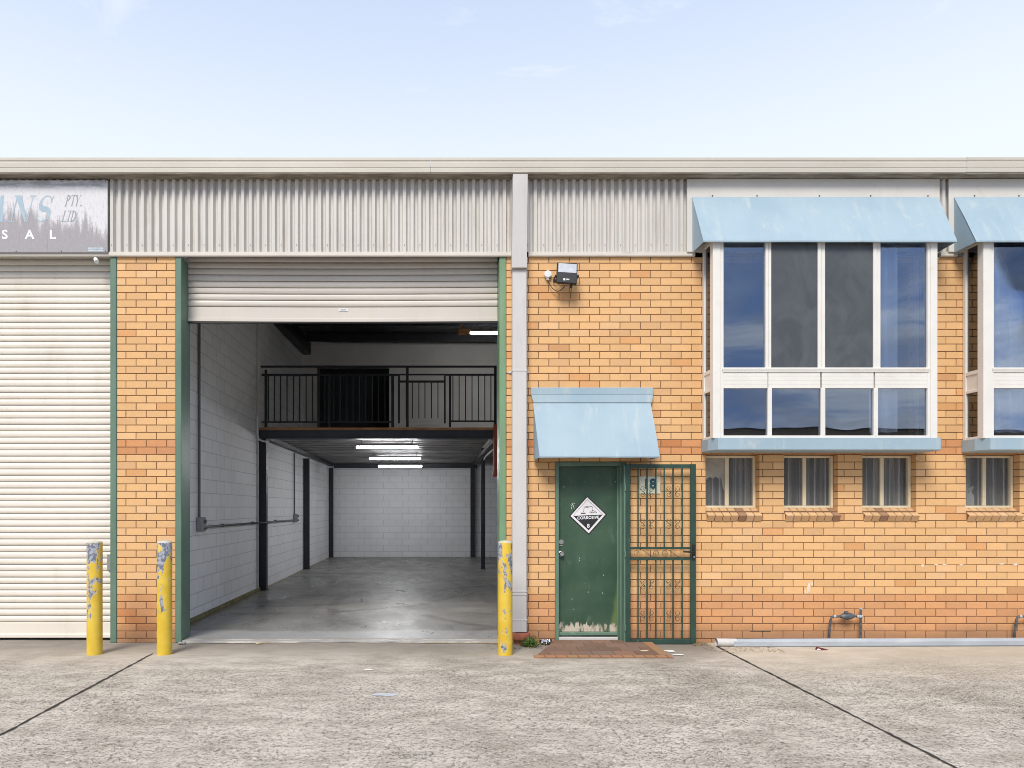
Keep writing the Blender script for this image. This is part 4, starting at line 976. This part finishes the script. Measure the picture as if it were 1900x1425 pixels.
# ------------------------------------------------------------------ company sign
sy = -.055; sL, sR = -7.6, X(199.5, sy); sB, sT = Z(469, sy) + .0, Z(334.5, sy)
sg = thing('company_sign', 'grey stained weathered company sign board above the closed roller door', 'sign', (sR, sy, sB))
p = MB(); p.box(sL, sR, sy, sy + .012, sB + .004, sT, .002); p.build('board', M['sign'], sg)
for (px, py) in ((115, 337.5), (196, 336), (30, 466.5), (114, 466), (196, 466)):
    p = MB(); p.tube([(X(px, sy), sy, Z(py, sy)), (X(px, sy), sy - .004, Z(py, sy))], .006, 8); p.build('screw', M['ink'], sg)
LV = [0]
class Lett:
    """serif italics drawn as flat painted strokes"""
    def __init__(s, mb, x, z, h, wd, slant=.26): s.mb, s.x, s.z, s.h, s.w, s.sl = mb, x, z, h, wd, slant
    def q(s, pts):
        LV[0] += 1; y = sy - .0012 - .00012 * (LV[0] % 9)
        s.mb.poly([(s.x + u * s.w + v * s.h * s.sl, y, s.z + v * s.h) for u, v in pts])
    def bar(s, a, b_, w0, w1=None):      # a,b in letter units; horizontal widths
        w1 = w0 if w1 is None else w1
        s.q([(a[0] - w0 / 2, a[1]), (a[0] + w0 / 2, a[1]), (b_[0] + w1 / 2, b_[1]), (b_[0] - w1 / 2, b_[1])])
    def ser(s, x, v, w0): s.q([(x - w0 / 2, v), (x + w0 / 2, v), (x + w0 / 2 * .9, v + .035), (x - w0 / 2 * .9, v + .035)])
    def curve(s, pts, wf):
        L, R = [], []
        for i, (u, v) in enumerate(pts):
            a, b_ = pts[max(i - 1, 0)], pts[min(i + 1, len(pts) - 1)]; du, dv_ = (b_[0] - a[0]) * s.w, (b_[1] - a[1]) * s.h; l = math.hypot(du, dv_) or 1
            k = wf(i / (len(pts) - 1)) / 2; L.append((u - dv_ / l * k * s.h / s.w, v + du / l * k)); R.append((u + dv_ / l * k * s.h / s.w, v - du / l * k))
        LV[0] += 1; y = sy - .0012 - .00012 * (LV[0] % 9)
        T = lambda p_: (s.x + p_[0] * s.w + p_[1] * s.h * s.sl, y, s.z + p_[1] * s.h)
        for i in range(len(pts) - 1): s.mb.quad(T(R[i]), T(R[i + 1]), T(L[i + 1]), T(L[i]))
    def A(s):
        s.bar((.12, 0), (.66, 1), .05); s.bar((.78, 0), (.58, 1), .26, .14); s.bar((.3, .33), (.72, .33), .0); s.q([(.28, .31), (.7, .31), (.7, .36), (.3, .36)]); s.ser(.1, 0, .26); s.ser(.8, 0, .5)
    def Nn(s):
        s.bar((.12, 0), (.12, 1), .05); s.bar((.84, 0), (.16, 1), .10, .34); s.bar((.9, 0), (.9, 1), .05); s.ser(.12, 0, .34); s.ser(.06, .965, .22); s.ser(.9, .965, .34)
    def S(s):
        P = []
        for i in range(33):
            t = i / 32
            if t < .5:
                a = math.radians(20 + (270 - 20) * t * 2); P.append((.50 + .36 * math.cos(a), .73 + .25 * math.sin(a)))
            else:
                a = math.radians(90 - (250) * (t - .5) * 2); P.append((.50 + .40 * math.cos(a), .25 + .235 * math.sin(a)))
        s.curve(P, lambda t: .045 + .17 * math.exp(-((t - .5) / .17) ** 2)); s.bar((.84, .70), (.92, 1.0), .035); s.bar((.10, 0), (.14, .30), .035)
    def Pp(s):
        s.bar((.3, 0), (.3, 1), .15); s.ser(.3, 0, .42); s.ser(.2, .965, .3); P = [(.3 + .38 * math.sin(math.radians(a)), .735 + .245 * math.cos(math.radians(a))) for a in range(0, 181, 15)]; s.curve(P, lambda t: .04 + .07 * math.sin(PI * t))
    def Tt(s): s.bar((.5, 0), (.5, 1), .15); s.ser(.5, 0, .4); s.q([(.08, .96), (.92, .96), (.92, 1), (.08, 1)]); s.bar((.1, .82), (.06, 1), .05); s.bar((.9, .82), (.94, 1), .05)
    def Y(s): s.bar((.5, 0), (.5, .45), .15); s.bar((.5, .42), (.18, 1), .15); s.bar((.52, .42), (.86, 1), .05); s.ser(.5, 0, .4); s.ser(.18, .965, .36); s.ser(.86, .965, .3)
    def Ll(s): s.bar((.3, 0), (.3, 1), .15); s.ser(.3, .965, .42); s.q([(.1, 0), (.9, 0), (.9, .04), (.1, .04)]); s.bar((.88, 0), (.93, .24), .06, .03)
    def D(s): s.bar((.28, 0), (.28, 1), .15); P = [(.28 + .56 * math.sin(math.radians(a)), .5 + .48 * math.cos(math.radians(a))) for a in range(0, 181, 12)]; s.curve(P, lambda t: .04 + .08 * math.sin(PI * t)); s.ser(.22, 0, .3); s.ser(.22, .965, .3)
    def dot(s): s.q([(.0, 0), (.28, 0), (.3, .12), (.02, .12)])
mb = MB(); zb = Z(411.5, sy); h = (411.5 - 363) / 157.5
for ch, px, wd in (('A', -32, .255), ('Nn', 16, .235), ('S', 63, .17)): getattr(Lett(mb, X(px, sy), zb, h, wd), ch)()
mb.build('large_letters', M['letter_blue'], sg)
mb = MB(); h2 = 20.5 / 157.5
for ch, px in (('Pp', 118.5), ('Tt', 127.5), ('Y', 136), ('dot', 148.5)): getattr(Lett(mb, X(px, sy), Z(382.5, sy), h2, .068), ch)()
for ch, px in (('Ll', 112.5), ('Tt', 120.5), ('D', 128.5), ('dot', 141)): getattr(Lett(mb, X(px, sy), Z(411.5, sy), h2, .068), ch)()
mb.build('small_letters', M['letter_grey'], sg)
mb = MB()
for ch, px in (('S', 9), ('A', 55), ('L', 97.5)): add_text(mb, ch, .148, X(px, sy), sy - .0015, Z(436, sy), .004, 1, 0, 1.05)
mb.build('block_letters', M['letter_white'], sg)
mb = MB()
for r_, py in ((0, 460.5), (1, 464.5)):
    x_ = 163.5
    while x_ < 191:
        w_ = U(1.0, 2.2); mb.box(X(x_, sy), X(min(x_ + w_, 192), sy), sy - .0012, sy - .0006, Z(py + 1.2, sy), Z(py - 1.2, sy)); x_ += w_ + U(.3, .7)
mb.build('signwriter_line', mat('pale_blue_print', (.55, .68, .78), .6), sg)
# short white pipe stub under the flashing
st = MB(); st.tube([(X(176), .05, Z(478)), (X(179), -.02, Z(482)), (X(183.5), -.05, Z(488.5))], [.022, .024, .026], 12)
solo('pipe_stub', st, M['white_pl'], 'short white pipe stub poking out below the flashing over the closed roller door', 'pipe', (X(179), 0, Z(485)))

# ------------------------------------------------------------------ bollards
bo = thing('bollard', 'yellow bollard with heavy grey chips in front of the closed roller door', 'bollard', (-3.684, -.64, 0), 'yellow steel bollards along the frontage')
p = MB(); c = (-3.684, -.64, 0); p.lathe(c, [(.0795, .0), (.0795, .02), (.079, .6), (.0795, 1.205), (.078, 1.212)], 36); p.build('post', M['bollard'], bo)
p = MB(); p.lathe(c, [(.078, 1.212), (.072, 1.222), (.045, 1.232), (.0, 1.236)], 36); p.build('cap', M['bollard_cap'], bo)
for (x, y, lab) in ((-2.925, -.64, 'yellow bollard standing by the brick pier left of the open doorway'), (.772, -.66, 'yellow bollard at the right jamb of the open doorway beside the drainpipe')):
    q = copy_tree(bo); q.location = (x, y, 0); q.rotation_euler.z = U(0, 6); q['label'] = lab

# ------------------------------------------------------------------ water pipes, loose downpipe
def meter(px0, px1, label):
    x0, x1 = X(px0, -.08), X(px1, -.08); zt = Z(1144, -.08)
    m_ = thing('water_pipe', label, 'pipe', ((x0 + x1) / 2, -.08, 0), 'galvanised water pipes at the wall foot')
    p = MB(); r = .013
    p.tube([(x0 - .005, -.05, 0), (x0, -.06, .16), (x0 + .003, -.075, zt - .04), (x0 + .012, -.08, zt - .012), (x0 + .04, -.08, zt)], r, 10)
    p.tube([(x0 + .03, -.08, zt), (x1, -.08, zt + .008)], r, 10); p.tube([(x1, -.08, 0), (x1, -.08, zt + .085)], r, 10)
    p.build('pipework', M['galv'], m_)
    p = MB(); cx = (x0 + x1) / 2 + .02
    p.tube([(cx - .085, -.08, zt + .003), (cx - .07, -.08, zt + .003), (cx - .045, -.08, zt + .004), (cx, -.08, zt + .005), (cx + .045, -.08, zt + .005), (cx + .07, -.08, zt + .006), (cx + .085, -.08, zt + .006)], [.018, .02, .036, .044, .036, .022, .018], 12)
    p.tube([(cx - .02, -.09, zt + .03), (cx - .025, -.10, zt + .058)], .024, 10); p.build('valve_body', M['galv'], m_)
    p = MB()
    for xx in (x0 + .045, x1 - .035): p.tube([(xx - .012, -.08, zt), (xx + .012, -.08, zt + .002)], .019, 8)
    p.tube([(x1, -.08, zt + .085), (x1, -.08, zt + .10)], .02, 8); p.tube([(x1 - .02, -.08, zt + .0), (x1 + .018, -.08, zt)], .022, 8); p.build('union_nut', mat('pale_fitting', (.42, .43, .43), .5, .3, 20), m_)
    return m_
meter(1541, 1597, 'galvanised water pipe loop with a grey valve near the brick vent')
meter(1886, 1944, 'galvanised water pipe with valve running out of the right edge of the picture')
dl = thing('loose_downpipe', 'grey blue length of downpipe lying along the foot of the brick wall', 'pipe', (X(1335, -.25), -.24, 0))
def tilt_pipe(mb, x0, x1, y0, y1, dy, h, r=.008):
    mb.prism([(x0, y0 + .008, .002), (x0, y0, .012), (x0, y0, h - r), (x0, y0 + r * 1.3, h), (x0, y1 - r, h), (x0, y1, h - r), (x0, y1, .002)][::-1], (x1 - x0, dy, .004))
p = MB(); tilt_pipe(p, X(1361, -.25), XR - .3, -.27, -.17, .08, .084, .026); p.build('pipe', M['zinc'], dl)
p = MB(); p.tube([(X(1329, -.22), -.22, .045), (X(1361, -.22) + .03, -.218, .044)], [.047, .045], 18, False); p.tube([(X(1329, -.22), -.22, .045), (X(1361, -.22), -.218, .044)], [.042, .041], 18, False); p.tube([(X(1329, -.22) - .0, -.22, .045), (X(1329, -.22) + .012, -.22, .045)], .0485, 18, False); p.build('end_sleeve', M['pipe'], dl)
# dark strips painted as the shade round the vent brick (part of the building)
ops_v = MB(); ops_v.box(VENT[0], VENT[1], -.0006, .002, VENT[3] - .004, VENT[3] + .006); ops_v.box(VENT[1] - .006, VENT[1] + .004, -.0008, .002, VENT[2], VENT[3] - .005); ops_v.build('recess_shade', M['joint'], BLD)

for (px, py, w_, h_) in ((1500, 1093, .030, .075), (1506, 1083, .022, .028), (1494, 1098, .018, .030), (1712, 1049, .03, .02), (1736, 1048, .03, .015), (1752, 1047, .045, .012), (1784, 1048, .028, .012), (1858, 1046, .04, .014), (1884, 1047, .05, .014), (1700, 850, .016, .02)):
    n = 11; q = MB(); q.poly([(X(px) + math.cos(2 * PI * k / n) * w_ * U(.4, 1.1), -.0022, Z(py) + math.sin(2 * PI * k / n) * h_ * U(.4, 1.1)) for k in range(n)][::-1]); q.build('paint_mark', M['mark'], BLD)
# ------------------------------------------------------------------ mezzanine
MY = 4.94; DZ = 3.10
mz = thing('mezzanine', 'black steel mezzanine platform with railing inside the open warehouse', 'mezzanine', (-1.1, MY, .03))
XL, XE = -3.31, 1.13
p = MB(); p.box(XL + .004, XE, MY, MY + .10, Z(814, MY), DZ - .045, .004); p.box(XL + .004, XE, MY - .03, MY + .13, Z(814, MY) - .001, Z(814, MY) + .012); p.box(XL + .004, XE, MY - .03, MY + .13, DZ - .057, DZ - .044); p.build('front_beam', mat('blue_black_steel', (.050, .058, .075), .45, .2, 3), mz)
p = MB(); p.box(XL + .004, XE + .01, MY - .035, MY + .3, DZ - .042, DZ, .003); p.build('timber_edge', M['timber'], mz)
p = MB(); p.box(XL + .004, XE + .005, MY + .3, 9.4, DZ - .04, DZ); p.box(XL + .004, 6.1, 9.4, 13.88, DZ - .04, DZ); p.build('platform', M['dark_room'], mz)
p = MB(); y = MY + .13; P = []
while y < 13.85:
    P += [(y, DZ - .05), (y + .21, DZ - .05), (y + .235, DZ - .115), (y + .375, DZ - .115), (y + .40, DZ - .05)]; y += .46
for (a, b_) in zip(P, P[1:]): p.quad((XL + .004, a[0], a[1]), (XL + .004, b_[0], b_[1]), (XE if a[0] < 9.4 else 6.1, b_[0], b_[1]), (XE if a[0] < 9.4 else 6.1, a[0], a[1]))
p.build('decking_sheet', M['deck'], mz)
for y in (13.74,):
    p = MB(); p.box(XL + .16, 1.36, y, y + .10, 2.84, DZ - .118, .003); p.build('cross_beam', M['black'], mz)
p = MB(); p.box(XL + .004, XL + .15, MY + .12, 13.7, 2.90, DZ - .118); p.build('edge_beam', M['black'], mz)
p = MB(); p.box(1.18, 1.30, MY + .12, 13.7, 2.90, 2.99); p.build('edge_beam', M['black'], mz)
for (x, y, w_) in ((XL + .005, MY, .142), (XL + .005, 9.43, .142), (XL + .005, 13.70, .13), (1.20, 9.43, .10), (1.155, 13.70, .13), (1.27, MY, .12)):
    p = MB(); p.box(x, x + w_, y, y + .12, .03, Z(814, MY) - .003 if y < 5 else 2.84, .004); p.box(x - .0 if x < 0 else x - .02, x + w_ + .02, y - .02, y + .14, .030, .042); p.build('post', M['black'], mz)
# railing
RX = lambda q: X(470 + q / 4.13, MY); RZ_ = lambda q: Z(640 + q / 4.13, MY); ry = MY + .02
def rail_part(name, boxes, m=M['black']):
    p = MB()
    for (a, b_, c, d_, dy) in boxes: p.box(RX(a), RX(b_), ry + dy, ry + dy + .03, RZ_(d_), RZ_(c), .002)
    return p.build(name, m, mz)
rail_part('handrail', [(54, 1862, 156, 171, 0)])
for q in [(60, 488, 219, 235, .002), (60, 488, 584, 595, .002), (508, 1110, 219, 234, .004), (508, 1062, 582, 595, .004), (1110, 1475, 219, 230, .005), (1476, 1848, 219, 233, .002), (1515, 1848, 577, 589, .002)]: rail_part('cross_rail', [q])
for (a, b_, t_) in ((84, 104, 187), (489, 508, 171), (1170, 1190, 171), (1846, 1866, 158), (570, 588, 234), (1056, 1078, 234), (1500, 1516, 233)):
    rail_part('railing_post', [(a, b_, t_, 628, -.004)])
BAL = [112, 158, 205, 255, 305, 352, 402, 450] + [545, 612, 662, 712, 760, 810, 858, 908, 957, 1005] + [1530, 1578, 1627, 1677, 1726, 1775, 1822]
for q in BAL: rail_part('baluster', [(q - 3.6, q + 3.6, 230, 587, .008)])
gt = rail_part('gate', [(1108, 1122, 219, 600, .03), (1462, 1475, 219, 600, .03), (1123, 1461, 268, 284, .031)])
for q in (1170, 1218, 1268, 1315, 1365, 1415):
    p = MB(); p.box(RX(q - 3.6), RX(q + 3.6), ry + .036, ry + .05, RZ_(560), RZ_(285)); p.build('gate_bar', M['black'], gt)
    p = MB(); p.box(RX(q - 3.6), RX(q + 3.6), ry + .036, ry + .05, RZ_(598), RZ_(560) - .001); p.build('bar_foot', M['white_pl'], gt)
p = MB(); p.box(RX(1108), RX(1475), ry + .028, ry + .062, RZ_(614), RZ_(599), .002); p.build('gate_foot', M['white_pl'], gt)

# ------------------------------------------------------------------ strip lights
def strip(y, zb, x0, x1, label):
    t = thing('strip_light', label, 'light', ((x0 + x1) / 2, y, zb), 'fluorescent strip lights inside')
    p = MB(); p.box(x0, x1, y - .05, y + .05, zb + .042, zb + .085, .01)
    for k in range(5): p.box(x0 + .06 + k * (x1 - x0 - .14) / 4, x0 + .08 + k * (x1 - x0 - .14) / 4, y - .054, y + .054, zb + .03, zb + .05, .002)
    p.box(x0 + .1, x0 + .12, y - .01, y + .01, zb + .08, DZ - .06 if y > 5 and zb < 3 else zb + .15); p.box(x1 - .12, x1 - .1, y - .01, y + .01, zb + .08, DZ - .06 if zb < 3 else zb + .15)
    p.build('housing', M['grey_pl'], t)
    p = MB(); p.prism([(x0 + .012, y - .046, zb + .041), (x0 + .012, y - .04, zb + .008), (x0 + .012, y - .02, zb), (x0 + .012, y + .02, zb), (x0 + .012, y + .04, zb + .008), (x0 + .012, y + .046, zb + .041)], (x1 - x0 - .024, 0, 0)); p.build('diffuser', M['tube'] if zb < 3 else M['tube_upper'], t)
strip(5.84, 2.786, -1.565, -.315, 'nearest of the three strip lights under the mezzanine')
strip(8.74, 2.76, -1.57, -.32, 'middle one of the three strip lights under the mezzanine')
strip(11.6, 2.745, -1.58, -.33, 'farthest of the three strip lights by the back wall')
strip(6.5, Z(620, 6.5), X(873, 6.5), X(873, 6.5) + 1.25, 'strip light under the dark roof above the mezzanine railing')
p = MB(); p.box(X(850, 6.5), X(872, 6.5), 6.46, 6.6, Z(620, 6.5), Z(610.5, 6.5), .004); p.box(X(855, 6.5), X(860, 6.5), 6.5, 6.55, Z(610.5, 6.5), RZ(6.5) + .01)
solo('timber_block', p, M['timber'], 'short brown timber block at the end of the upper strip light', 'timber', (X(861, 6.5), 6.5, Z(620, 6.5)))

# ------------------------------------------------------------------ conduits and boxes on the block wall
wx = -3.305
yv = 1.55
cd_ = MB(); cd_.tube([(wx + .02, yv, 1.45), (wx + .02, yv, 5.15)], .018, 8)
solo('vertical_conduit', cd_, M['darkgrey_pl'], 'tall grey conduit dropping down the block wall to the nearer switch box', 'conduit', (wx, yv, 1.45))
cd_ = MB(); cd_.tube([(wx + .025, yv + .1, 1.315), (wx + .025, 4.80, 1.31), (wx + .19, 4.86, 1.31), (wx + .19, 5.12, 1.31), (wx + .025, 5.18, 1.31), (wx + .025, 8.05, 1.30)], .017, 8)
for yy in (2.6, 4.4, 6.2): cd_.box(wx + .0, wx + .05, yy - .012, yy + .012, 1.29, 1.34)
solo('level_conduit', cd_, M['darkgrey_pl'], 'level grey conduit linking the two switch boxes along the block wall', 'conduit', (wx, 1.6, 1.31))
cd_ = MB(); cd_.tube([(wx + .02, 8.2, 1.42), (wx + .02, 8.2, 2.88)], .016, 8)
solo('vertical_conduit', cd_, M['darkgrey_pl'], 'grey conduit under the mezzanine above the farther switch box', 'conduit', (wx, 8.2, 1.42))
cd_ = MB(); cd_.tube([(wx + .02, 4.80, .1), (wx + .02, 4.80, 5.1)], .016, 8)
solo('vertical_conduit', cd_, M['pipe'], 'pale conduit running full height beside the front mezzanine post', 'conduit', (wx, 4.8, .1))
cb_ = MB(); cb_.tube([(wx + .03, 4.72, 3.3), (wx + .03, 4.72, 2.95), (wx + .05, 4.74, 2.86), (wx + .12, 4.80, 2.83), (wx + .2, 4.90, 2.83)], .018, 8)
solo('white_cable', cb_, M['white_pl'], 'white cable curling round the top of the front mezzanine post', 'cable', (wx, 4.72, 2.8))
for (y_, z0_, s, lab) in ((yv - .08, 1.255, 1.0, 'grey switch box nearer the door on the block wall'), (8.15, 1.25, .95, 'grey switch box under the mezzanine at the end of the level conduit')):
    b = thing('switch_box', lab, 'switch box', (wx, y_, z0_), 'switch boxes on the block wall')
    p = MB(); p.box(wx + .002, wx + .085, y_, y_ + .17, z0_, z0_ + .20 * s, .008); p.build('box', M['grey_pl'], b)
    p = MB(); p.tube([(wx + .085, y_ + .11, z0_ + .14), (wx + .11, y_ + .11, z0_ + .14)], .028, 12); p.tube([(wx + .085, y_ + .12, z0_ + .05), (wx + .10, y_ + .12, z0_ + .03)], .03, 10); p.build('switch_knob', M['darkgrey_pl'], b)
po = MB(); po.box(X(793, 13.88), X(801, 13.88), 13.87, 13.9, Z(975, 13.88), Z(969, 13.88), .004)
solo('power_outlet', po, M['white_pl'], 'small white power outlet on the white back wall', 'outlet', (X(797, 13.88), 13.88, Z(975, 13.88)))
rp = MB(); xr = X(919.5, 4.8); rp.tube([(xr, 4.8, 3.14), (xr, 4.8, 2.3), (xr, 4.8, 2.24), (xr - .012, 4.8, 2.19), (xr - .012, 4.8, 2.17)], [.042, .042, .046, .052, .052], 14)
solo('red_pipe', rp, M['red_pl'], 'red plastic pipe hanging at the open end of the mezzanine beam', 'pipe', (xr, 4.8, 2.17))
tr = MB(); tr.tube([(1.16, 5.3, 2.72), (1.22, 8.0, 2.80), (1.26, 9.4, 2.80)], .02, 6)
solo('white_cable', tr, M['pipe'], 'pale cable slung below the right edge of the mezzanine', 'cable', (1.16, 5.3, 2.72))

# ------------------------------------------------------------------ weed, litter and scraps
wd = MB(); wc = (X(983, -.22), -.24, 0)
for i in range(260):
    a = U(0, 2 * PI); l = U(.05, .13); el = U(.3, 1.3); bx_ = wc[0] + U(-.05, .05); by_ = wc[1] + U(-.03, .03); dxy = l * math.cos(el)
    tip = Vector((bx_ + math.cos(a) * dxy, by_ + math.sin(a) * dxy, l * math.sin(el))); mid = (Vector((bx_, by_, 0)) + tip) / 2 + Vector((0, 0, .012)); sd2 = Vector((-math.sin(a), math.cos(a), 0)) * U(.003, .007)
    wd._add([(bx_, by_, 0), mid - sd2, tip, mid + sd2], [(0, 1, 2, 3)])
    for k in range(3):
        c0 = Vector((bx_, by_, 0)).lerp(tip, U(.5, 1.0)); q = Vector((U(-1, 1), U(-1, 1), U(-.3, .8))) * .010; r2 = Vector((U(-1, 1), U(-1, 1), U(-1, 1))) * .007
        wd._add([c0 - q, c0 + r2, c0 + q, c0 - r2], [(0, 1, 2, 3)])
solo('weed', wd, M['weed'], 'small green weed growing beside the terracotta pipe collar', 'plant', wc)
wd = MB()
for i in range(90):
    a = U(0, 2 * PI); l = U(.03, .09); bx_ = X(981) + U(-.05, .06); by_ = -.03 + U(-.03, .02)
    wd.tube([(bx_, by_, 0), (bx_ + math.cos(a) * l * .4, by_ - abs(math.sin(a)) * l * .4, l), (bx_ + math.cos(a) * l, by_ - abs(math.sin(a)) * l, l * U(.8, 1.6))], .0014, 4)
solo('dry_grass', wd, M['leaf_dry'], 'dry brown grass tuft between the drainpipe foot and the bricks', 'plant', (X(981), -.03, 0))
def scrap(name, px, py, w_, h_, m, label, cat, n=9, z=.006, thick=.004):
    # a crumpled flat scrap lying on the ground, its outline irregular
    k = (py - 942) / (EYE * PPM); y_ = DIST / k - DIST; x_ = X(px, y_)
    mb = MB(); up_, lo2 = [], []
    for i in range(n):
        a = 2 * PI * i / n; q = U(.65, 1.1); up_.append((x_ + math.cos(a) * w_ * q, y_ + math.sin(a) * h_ * q, z + thick + U(0, thick))); lo2.append((x_ + math.cos(a) * w_ * q, y_ + math.sin(a) * h_ * q, z))
    mb._add(up_ + lo2 + [(x_, y_, z + thick * 2)], [(i, (i + 1) % n, 2 * n) for i in range(n)] + [(n + i, n + (i + 1) % n, (i + 1) % n, i) for i in range(n)])
    return solo(name, mb, m, label, cat, (x_, y_, z))
scrap('paint_chip', 1196, 1210.5, .055, .035, mat('yellow_scrap', (.62, .52, .34), .8, .1, 20), 'pale yellow scrap lying on the brown door paving', 'scrap', z=.016)
scrap('paper_scrap', 1243, 1209.5, .06, .045, M['paper'], 'white paper scrap at the right end of the door paving border', 'scrap')
scrap('paper_scrap', 1259, 1216, .075, .03, M['paper'], 'torn white paper strip lying just off the door paving corner', 'scrap')
scrap('concrete_patch', 716, 1289.5, .115, .06, mat('blue_grey_patch', (.42, .45, .48), .85, .1, 20), 'flat blue grey scrap lying in the middle of the concrete yard', 'scrap', 12, .003, .001)
scrap('paper_scrap', 683, 1244, .05, .03, M['paper'], 'small white scrap on the concrete in front of the doorway', 'scrap')
scrap('dry_leaf', 478, 1196, .03, .02, mat('pale_leaf', (.55, .42, .22), .8), 'single tan leaf lying at the doorway threshold', 'leaf', 7)
can = MB(); cx_, cy_ = X(338, -.1), -.12; can.tube([(cx_ - .035, cy_, .017), (cx_ - .015, cy_, .019), (cx_ + .015, cy_ + .01, .015), (cx_ + .04, cy_ + .01, .018)], [.014, .017, .013, .016], 10)
solo('crushed_cup', can, M['grey_pl'], 'crushed grey white cup at the foot of the green jamb', 'litter', (cx_, cy_, 0))
bd = MB(); bx_, by_ = X(1533, -.55), -.42
bd._add([(bx_ - .05, by_, .005), (bx_ - .02, by_ + .04, .03), (bx_ + .03, by_ + .02, .02), (bx_ + .10, by_ - .01, .004), (bx_ + .02, by_ - .03, .008)], [(0, 1, 4), (1, 2, 4), (2, 3, 4)])
rag = thing('rag', 'small maroon rag scrap on the pavement below the loose downpipe', 'rag', (bx_, by_, 0)); bd.build('cloth', M['maroon'], rag)
bd = MB(); bd._add([(bx_ - .045, by_ - .02, .004), (bx_ - .01, by_ - .035, .004), (bx_ + .01, by_ - .01, .012), (bx_ - .02, by_, .016)], [(0, 1, 2, 3)]); bd.build('paper', M['paper'], rag)
tn = MB(); tx, ty = X(1010, -.12), -.14
for i in range(16):
    a = U(0, 2 * PI); l = U(.03, .08); x_, y_ = tx + U(-.06, .08), ty + U(-.04, .04)
    d_ = Vector((math.cos(a) * l, math.sin(a) * l * .5, U(0, .04))); e_ = Vector((0, .012, U(-.01, .02))); p0 = Vector((x_, y_, U(.005, .05)))
    tn._add([p0 - d_ / 2 - e_, p0 + d_ / 2 - e_, p0 + d_ / 2 + e_, p0 - d_ / 2 + e_], [(0, 1, 2, 3)])
trh = thing('torn_wrapper', 'torn black and silver wrapper heap beside the door frame', 'litter', (tx, ty, 0)); tn.build('black_film', M['plastic'], trh)
tn = MB()
for i in range(9):
    a = U(0, 2 * PI); l = U(.03, .07); x_, y_ = tx + U(-.05, .06), ty + U(-.05, .02); d_ = Vector((math.cos(a) * l, math.sin(a) * l * .5, U(0, .05))); e_ = Vector((0, .008, .012)); p0 = Vector((x_, y_, U(.02, .06)))
    tn._add([p0 - d_ / 2 - e_, p0 + d_ / 2 - e_, p0 + d_ / 2 + e_, p0 - d_ / 2 + e_], [(0, 1, 2, 3)])
tn.build('silver_film', M['chrome'], trh)
def leaf_litter(name, px0, px1, ya, yb2, n, label):
    mb = MB()
    for i in range(n):
        x_, y_ = X(U(px0, px1), -.3), U(ya, yb2); a = U(0, PI); l, h_ = U(.008, .028), U(.003, .008)
        u = Vector((math.cos(a) * l, math.sin(a) * l, U(-.002, .004))); v = Vector((-math.sin(a) * h_, math.cos(a) * h_, U(-.002, .004))); p0 = Vector((x_, y_, .009))
        mb._add([p0 - u, p0 - v, p0 + u, p0 + v], [(0, 1, 2, 3)])
    o = mb.build(name, M['leaf_dry']); o['kind'] = 'stuff'; o['label'] = label; o['category'] = 'leaf litter'; return o
leaf_litter('leaf_litter', 1300, 1440, -.62, -.28, 120, 'dry leaf litter in front of the loose pipe end')
leaf_litter('leaf_litter', 1292, 1330, -.20, -.02, 90, 'dry leaf litter at the wall foot right of the screen door')
leaf_litter('leaf_litter', 900, 1010, -.40, -.04, 110, 'dirt and leaf crumbs round the drainpipe foot')

# ------------------------------------------------------------------ warehouse across the yard (seen mirrored in the bay glass)
ow = thing('opposite_warehouse', 'long low warehouse across the yard mirrored in the bay glass', 'warehouse', (4, -30, 0))
p = MB(); p.box(-22, 34, -42, -30, 0, 5.8); p.build('wall', mat('opposite_wall', (.30, .26, .22), .8, .2, .4), ow)
p = MB(); p.prism([(-22.6, -29.4, 5.75), (-22.6, -36, 6.5), (-22.6, -42.6, 5.75)], (57.2, 0, 0)); p.build('roof', mat('opposite_roof', (.12, .12, .13), .7, .1, .4), ow)
for k in range(5):
    p = MB(); p.box(-17 + k * 10, -12.5 + k * 10, -29.98, -29.9, 0, 3.8); p.build('roller_door', mat('opposite_door', (.4, .4, .38), .6, .1, 1), ow)
